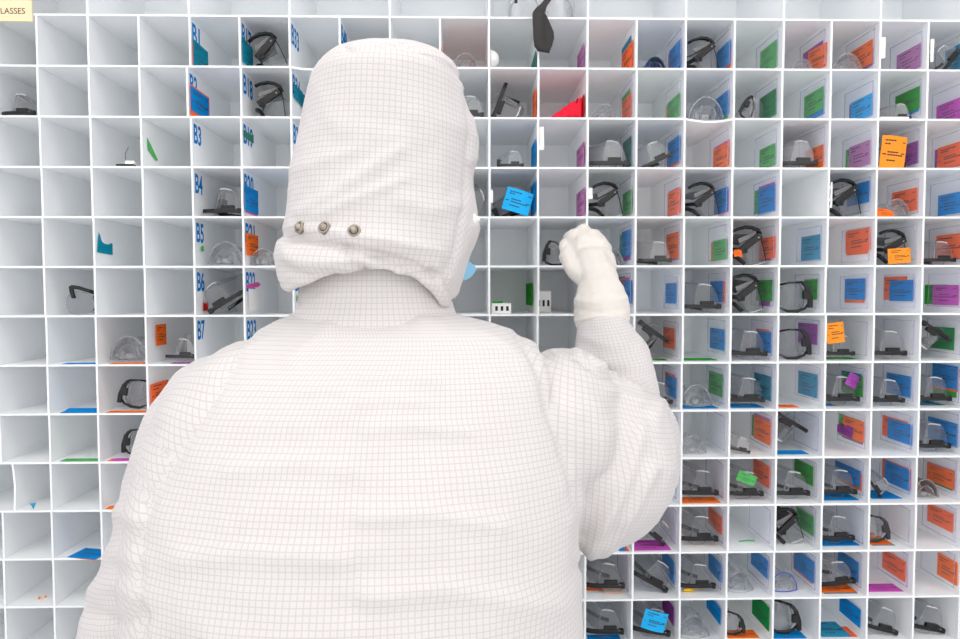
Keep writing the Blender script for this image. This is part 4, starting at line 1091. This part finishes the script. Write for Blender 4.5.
# hood
HT = [(41,358,398),(45,348,412),(49,342,424),(55,336,437),(64,329,449),(78,321,460),(95,314.5,467),(118,309,472),(145,304.5,477),(175,298,474),(200,294.5,474),(220,291.5,477),(234,288.5,478.5),(246,284.5,477),(262,282,473),(285,285,462),(300,296,454),(312,300,450)]
def hw(v_): return np.interp(v_, [t[0] for t in HT], [t[1] for t in HT]), np.interp(v_, [t[0] for t in HT], [t[2] for t in HT])
VB = [(270,266),(280,283),(292,290),(305,292),(320,288),(337,283),(356,277),(380,273.5),(405,273),(424,279),(438,292),(446,305),(453,307),(461,293),(470,274),(478,255),(486,245)]
def vbot(u_): return np.interp(u_, [p[0] for p in VB], [p[1] for p in VB])
N = 168; rings = []; NT = 124
for i in range(NT+1):
    t = i/NT; vr = 41.2+(290-41.2)*(1-math.cos(math.pi*.5*min(1,t*1.0))) if False else 45.5+(288-45.5)*t**1.2
    l, r = hw(vr); dd = .738; ring = []
    sh_ = math.sin(min(1, (vr-41)/60)*math.pi/2)
    b = .128*max(.12,sh_)+.006*math.exp(-((vr-262)/18)**2)
    for j in range(N):
        a = 2*math.pi*j/N; ca, sa = math.cos(a), math.sin(a); n_ = 2.25
        uu = (l+r)/2+(r-l)/2*math.copysign(abs(ca)**(2/n_), ca)*.992
        vv = vr
        if vr > 225:
            w_ = (vr-225)/63; vv = 225+(vbot(uu)-7-225)*w_
        c = P(uu, vv, dd); y = c.y+b*math.copysign(abs(sa)**(2/n_), sa)
        ring.append((c.x, y, c.z))
    rings.append(ring)
cen = np.mean(np.array(rings[-1]), axis=0)
for f, up in ((.99,-.0042),(.972,-.0072),(.948,-.0078),(.925,-.0045),(.908,.003),(.895,.02),(.88,.045)):
    rings.append([(cen[0]+(p[0]-cen[0])*f, cen[1]+(p[1]-cen[1])*f, p[2]+up) for p in rings[NT]])
k = MB(); k.loft(rings, cap=False)
k.v.append(tuple(np.mean(np.array(rings[0]), axis=0))); tip = len(k.v)-1
for j in range(N): k.f.append((j, tip, (j+1) % N)); k.m.append(0)
# face opening at the front
fc = head+Vector((0,.12,-.005)); keep = []
for f in k.f:
    c = np.mean([k.v[q] for q in f], axis=0)
    inside = c[1] > head.y+.05 and ((c[0]-fc.x)/.060)**2+((c[2]-fc.z)/.080)**2 < 1
    keep.append(not inside)
k.f = [f for f, q in zip(k.f, keep) if q]; k.m = [0]*len(k.f)
hme = k.mesh('hood','fabric',True)
hc = getco(hme); hn = getno(hme); hu, hv, hd = pix(hc); hb = hn[:,1] < .3
hh = .0022*nz(hc, 11, 11, 14, 9.3)+.0009*nz(hc, 34, 34, 40, 2.2)+.0005*nz(hc, 90, 90, 90, 4)
HF = [([(284,236),(305,238),(330,243),(362,252),(400,262),(436,276)],5,-.010),([(290,256),(304,262),(330,262),(362,258)],9,.0075),([(346,250),(354,262),(366,268)],3.5,-.006),
      ([(300,212),(330,196),(372,168),(400,150)],7,.0032),([(316,216),(352,200),(402,180)],6,.003),([(296,170),(330,158),(360,150)],7,.0022),([(400,200),(430,210),(458,205)],9,.003),
      ([(465,92),(470,130),(466,160),(464,200),(458,240),(452,270)],2.5,-.0035),([(472,120),(477,140),(472,160)],7,.0035),([(470,196),(477,220),(475,245)],6,.002),
      ([(345,46),(352,50),(372,48),(402,44),(430,56),(452,68),(467,86)],1.6,-.0045),([(292,226),(322,229),(357,235),(400,243),(440,250)],4,.0026),
      ([(400,268),(425,272),(446,298)],5,.004),([(448,262),(446,280),(450,300)],4,-.004),([(290,270),(312,276),(336,272)],5,-.003),([(372,262),(400,268),(428,268)],4,.003),
      ([(330,120),(360,135),(400,138)],10,.0015),([(420,110),(440,150),(440,190)],9,.002)]
for pl, w_, q in HF:
    ds, _ = polydist(hu, hv, pl); mk = hb & (ds < 3*w_); hh[mk] += q*np.exp(-(ds[mk]/w_)**2)
setco(hme, hc+hn*hh[:,None])
hme.uv_layers.new(name='UVMap'); axx = np.interp(hv, [40,290], [P(385,40,.738).x, P(376,290,.738).x])
ang = np.arctan2(hc[:,0]-axx, -(hc[:,1]-P(380,150,.738).y)); th2, s2 = arcs(.112,.128,2.25)
Uh = np.interp(ang, th2, s2); Vh = hc[:,2]+.05*hc[:,0]
mk = hu > np.interp(hv, [92,160,240,290],[466,465,456,449]); mk &= (hv > 100)
Uh2 = Uh*.8+Vh*.6; Vh2 = Vh*.8-Uh*.6
lih = give_uv(hme, Uh, Vh); pf = np.empty(len(hme.polygons)*3); hme.polygons.foreach_get('center', pf); pu, pv, _ = pix(pf.reshape(-1,3))
rg = (pu > np.interp(pv, [92,160,240,290],[466,465,456,449])) & (pv > 180)
lt = np.empty(len(hme.polygons), dtype=np.int32); hme.polygons.foreach_get('loop_total', lt); lr = np.repeat(rg, lt)
hme.uv_layers[0].data.foreach_set('uv', np.stack([np.where(lr,Uh2[lih],Uh[lih]),np.where(lr,Vh2[lih],Vh[lih])],1).astype(np.float32).ravel())
hood = link('hood', hme, person)
sm = hood.modifiers.new('thickness','SOLIDIFY'); sm.thickness = .0012; sm.offset = -1
# snaps riveted along the hood's lower band
hc = getco(hme); hu, hv, hd = pix(hc)
def on_hood(u_, v_, mx=.74):
    q = (hu-u_)**2+(hv-v_)**2+np.where((hd > mx) | ((hn[:,1] > -.1) & (u_ < 400)), 1e6, 0); i = int(np.argmin(q)); nb = np.argsort(q)[:10]; return Vector(hc[i]), Vector(hn[nb].mean(0)).normalized()
for u_, v_ in ((299.5,228),(323.5,226.5),(356,232.5),(474.5,219)):
    p_, n_ = on_hood(u_, v_, {299.5:.73, 474.5:.77}.get(u_, .72))
    k = MB(); prof = [(.0062,-.003),(.0062,.0014),(.0052,.0022),(.0044,.0014),(.0034,.0014),(.0031,.0038),(.0020,.0050),(.0002,.0053)]
    k.loft([[(r_*math.cos(2*math.pi*j/20), r_*math.sin(2*math.pi*j/20), z_) for j in range(20)] for r_, z_ in prof])
    o = k.build('snap', ['metal','dark'] if u_ < 400 else ['white','greyblock'], hood, smooth=True)
    for i_, pl_ in enumerate(o.data.polygons): pl_.material_index = 1 if 60 <= i_ < 80 else 0
    o.matrix_basis = Matrix.Translation(p_+n_*.0002) @ Vector((0,0,1)).rotation_difference(n_).to_matrix().to_4x4()
# face mask: cup over nose and mouth, with an ear-side corner standing out of the hood
k = MB(); g_ = []
for i in range(13):
    a = -1.35+2.7*i/12; row = []
    for j in range(7):
        z_ = -.085+.080*j/6; r_ = .082+.014*math.cos(a)+.008*math.sin(math.pi*j/6)
        row.append((head.x+r_*math.sin(a)*.93, head.y+.02+(r_+.012)*math.cos(a), head.z+z_))
    g_.append(row)
k.sheet(g_, .0015)
msk = k.build('face_mask', 'mask', person, smooth=True)
k = MB(); pts_ = [P(455,256,.80),P(468,260,.805),P(477,268,.81),P(472,276,.81),P(466,280,.805),P(452,278,.80)]
c0 = sum(pts_, Vector())/6
k.sheet([[pts_[0],pts_[5]],[pts_[1],pts_[4]],[pts_[2],pts_[3]]], .0012)
k.build('mask_flap', 'mask', msk)

# gloves
def glove(wrist, kn, fg, th, cuff, extra=()):
    k = MB(); hand(k, wrist, kn, fg, th, .0152, .0108)
    capsule(k, cuff, 18)
    for q, r_ in extra: k.ball(q, r_, 16, 10)
    m_ = union('glove', k, .0022, 14, .5)
    c = getco(m_); n = getno(m_)
    gu, gv, gd = pix(c)
    h_ = .0016*nz(c, 45, 45, 40, 3)+.0007*nz(c, 120, 120, 110, 6)
    if kn is RK:
        for pl, w_, q in (([(558,254),(566,244),(575,238)],1.8,-.003),([(575.5,300),(598,303),(626,298)],3,.0022),([(574,309),(600,313),(626,309)],3,-.0015),([(590,292),(606,288),(620,291)],3,-.0018),
                          ([(576,321),(600,316),(628,320)],1.6,.0022),([(600,262),(606,276),(612,281)],3,-.0015),([(580,250),(586,270),(590,285)],4,.0012)):
            ds, _ = polydist(gu, gv, pl); mk = n[:,1] < .4; h_[mk] += q*np.exp(-(ds[mk]/w_)**2)
    setco(m_, c+n*h_[:,None]); m_.materials.append(M['glove'])
    return link('glove', m_, person)
glove(RW_, RK, RF, RT, [(P(602,320,1.071),.0460),(P(601.5,309,1.082),.0475),(P(601,298,1.095),.0435),(P(599,284,1.112),.0355),(P(592,266,1.150),.036)], [(P(584,246,1.178),.026),(P(595,250,1.178),.028),(P(601,262,1.160),.027),(P(603,266,1.15),.025),(P(588,240,1.188),.022),(P(597,243,1.186),.019)])
k2_ = [(P(165,764,.922),.054),(P(166,778,.93),.050),(LH(.012,0,0),.036),(LH(.05,0,0),.030)]
glove(LW, LK, LF, LT, k2_)
# boots
for s in (-1,1):
    k = MB(); x_ = cx+s*.125
    capsule(k, [(Vector((x_,cy-.005,.20)),.086),(Vector((x_,cy-.01,.10)),.068),(Vector((x_,cy-.02,.055)),.055),(Vector((x_+s*.012,cy+.09,.048)),.048),(Vector((x_+s*.02,cy+.16,.042)),.040)], 16)
    m_ = union('boot', k, .006, 5); c = getco(m_); c[:,2] = np.maximum(c[:,2], .0005); setco(m_, c); m_.materials.append(M['boot']); link('boot', m_, person)
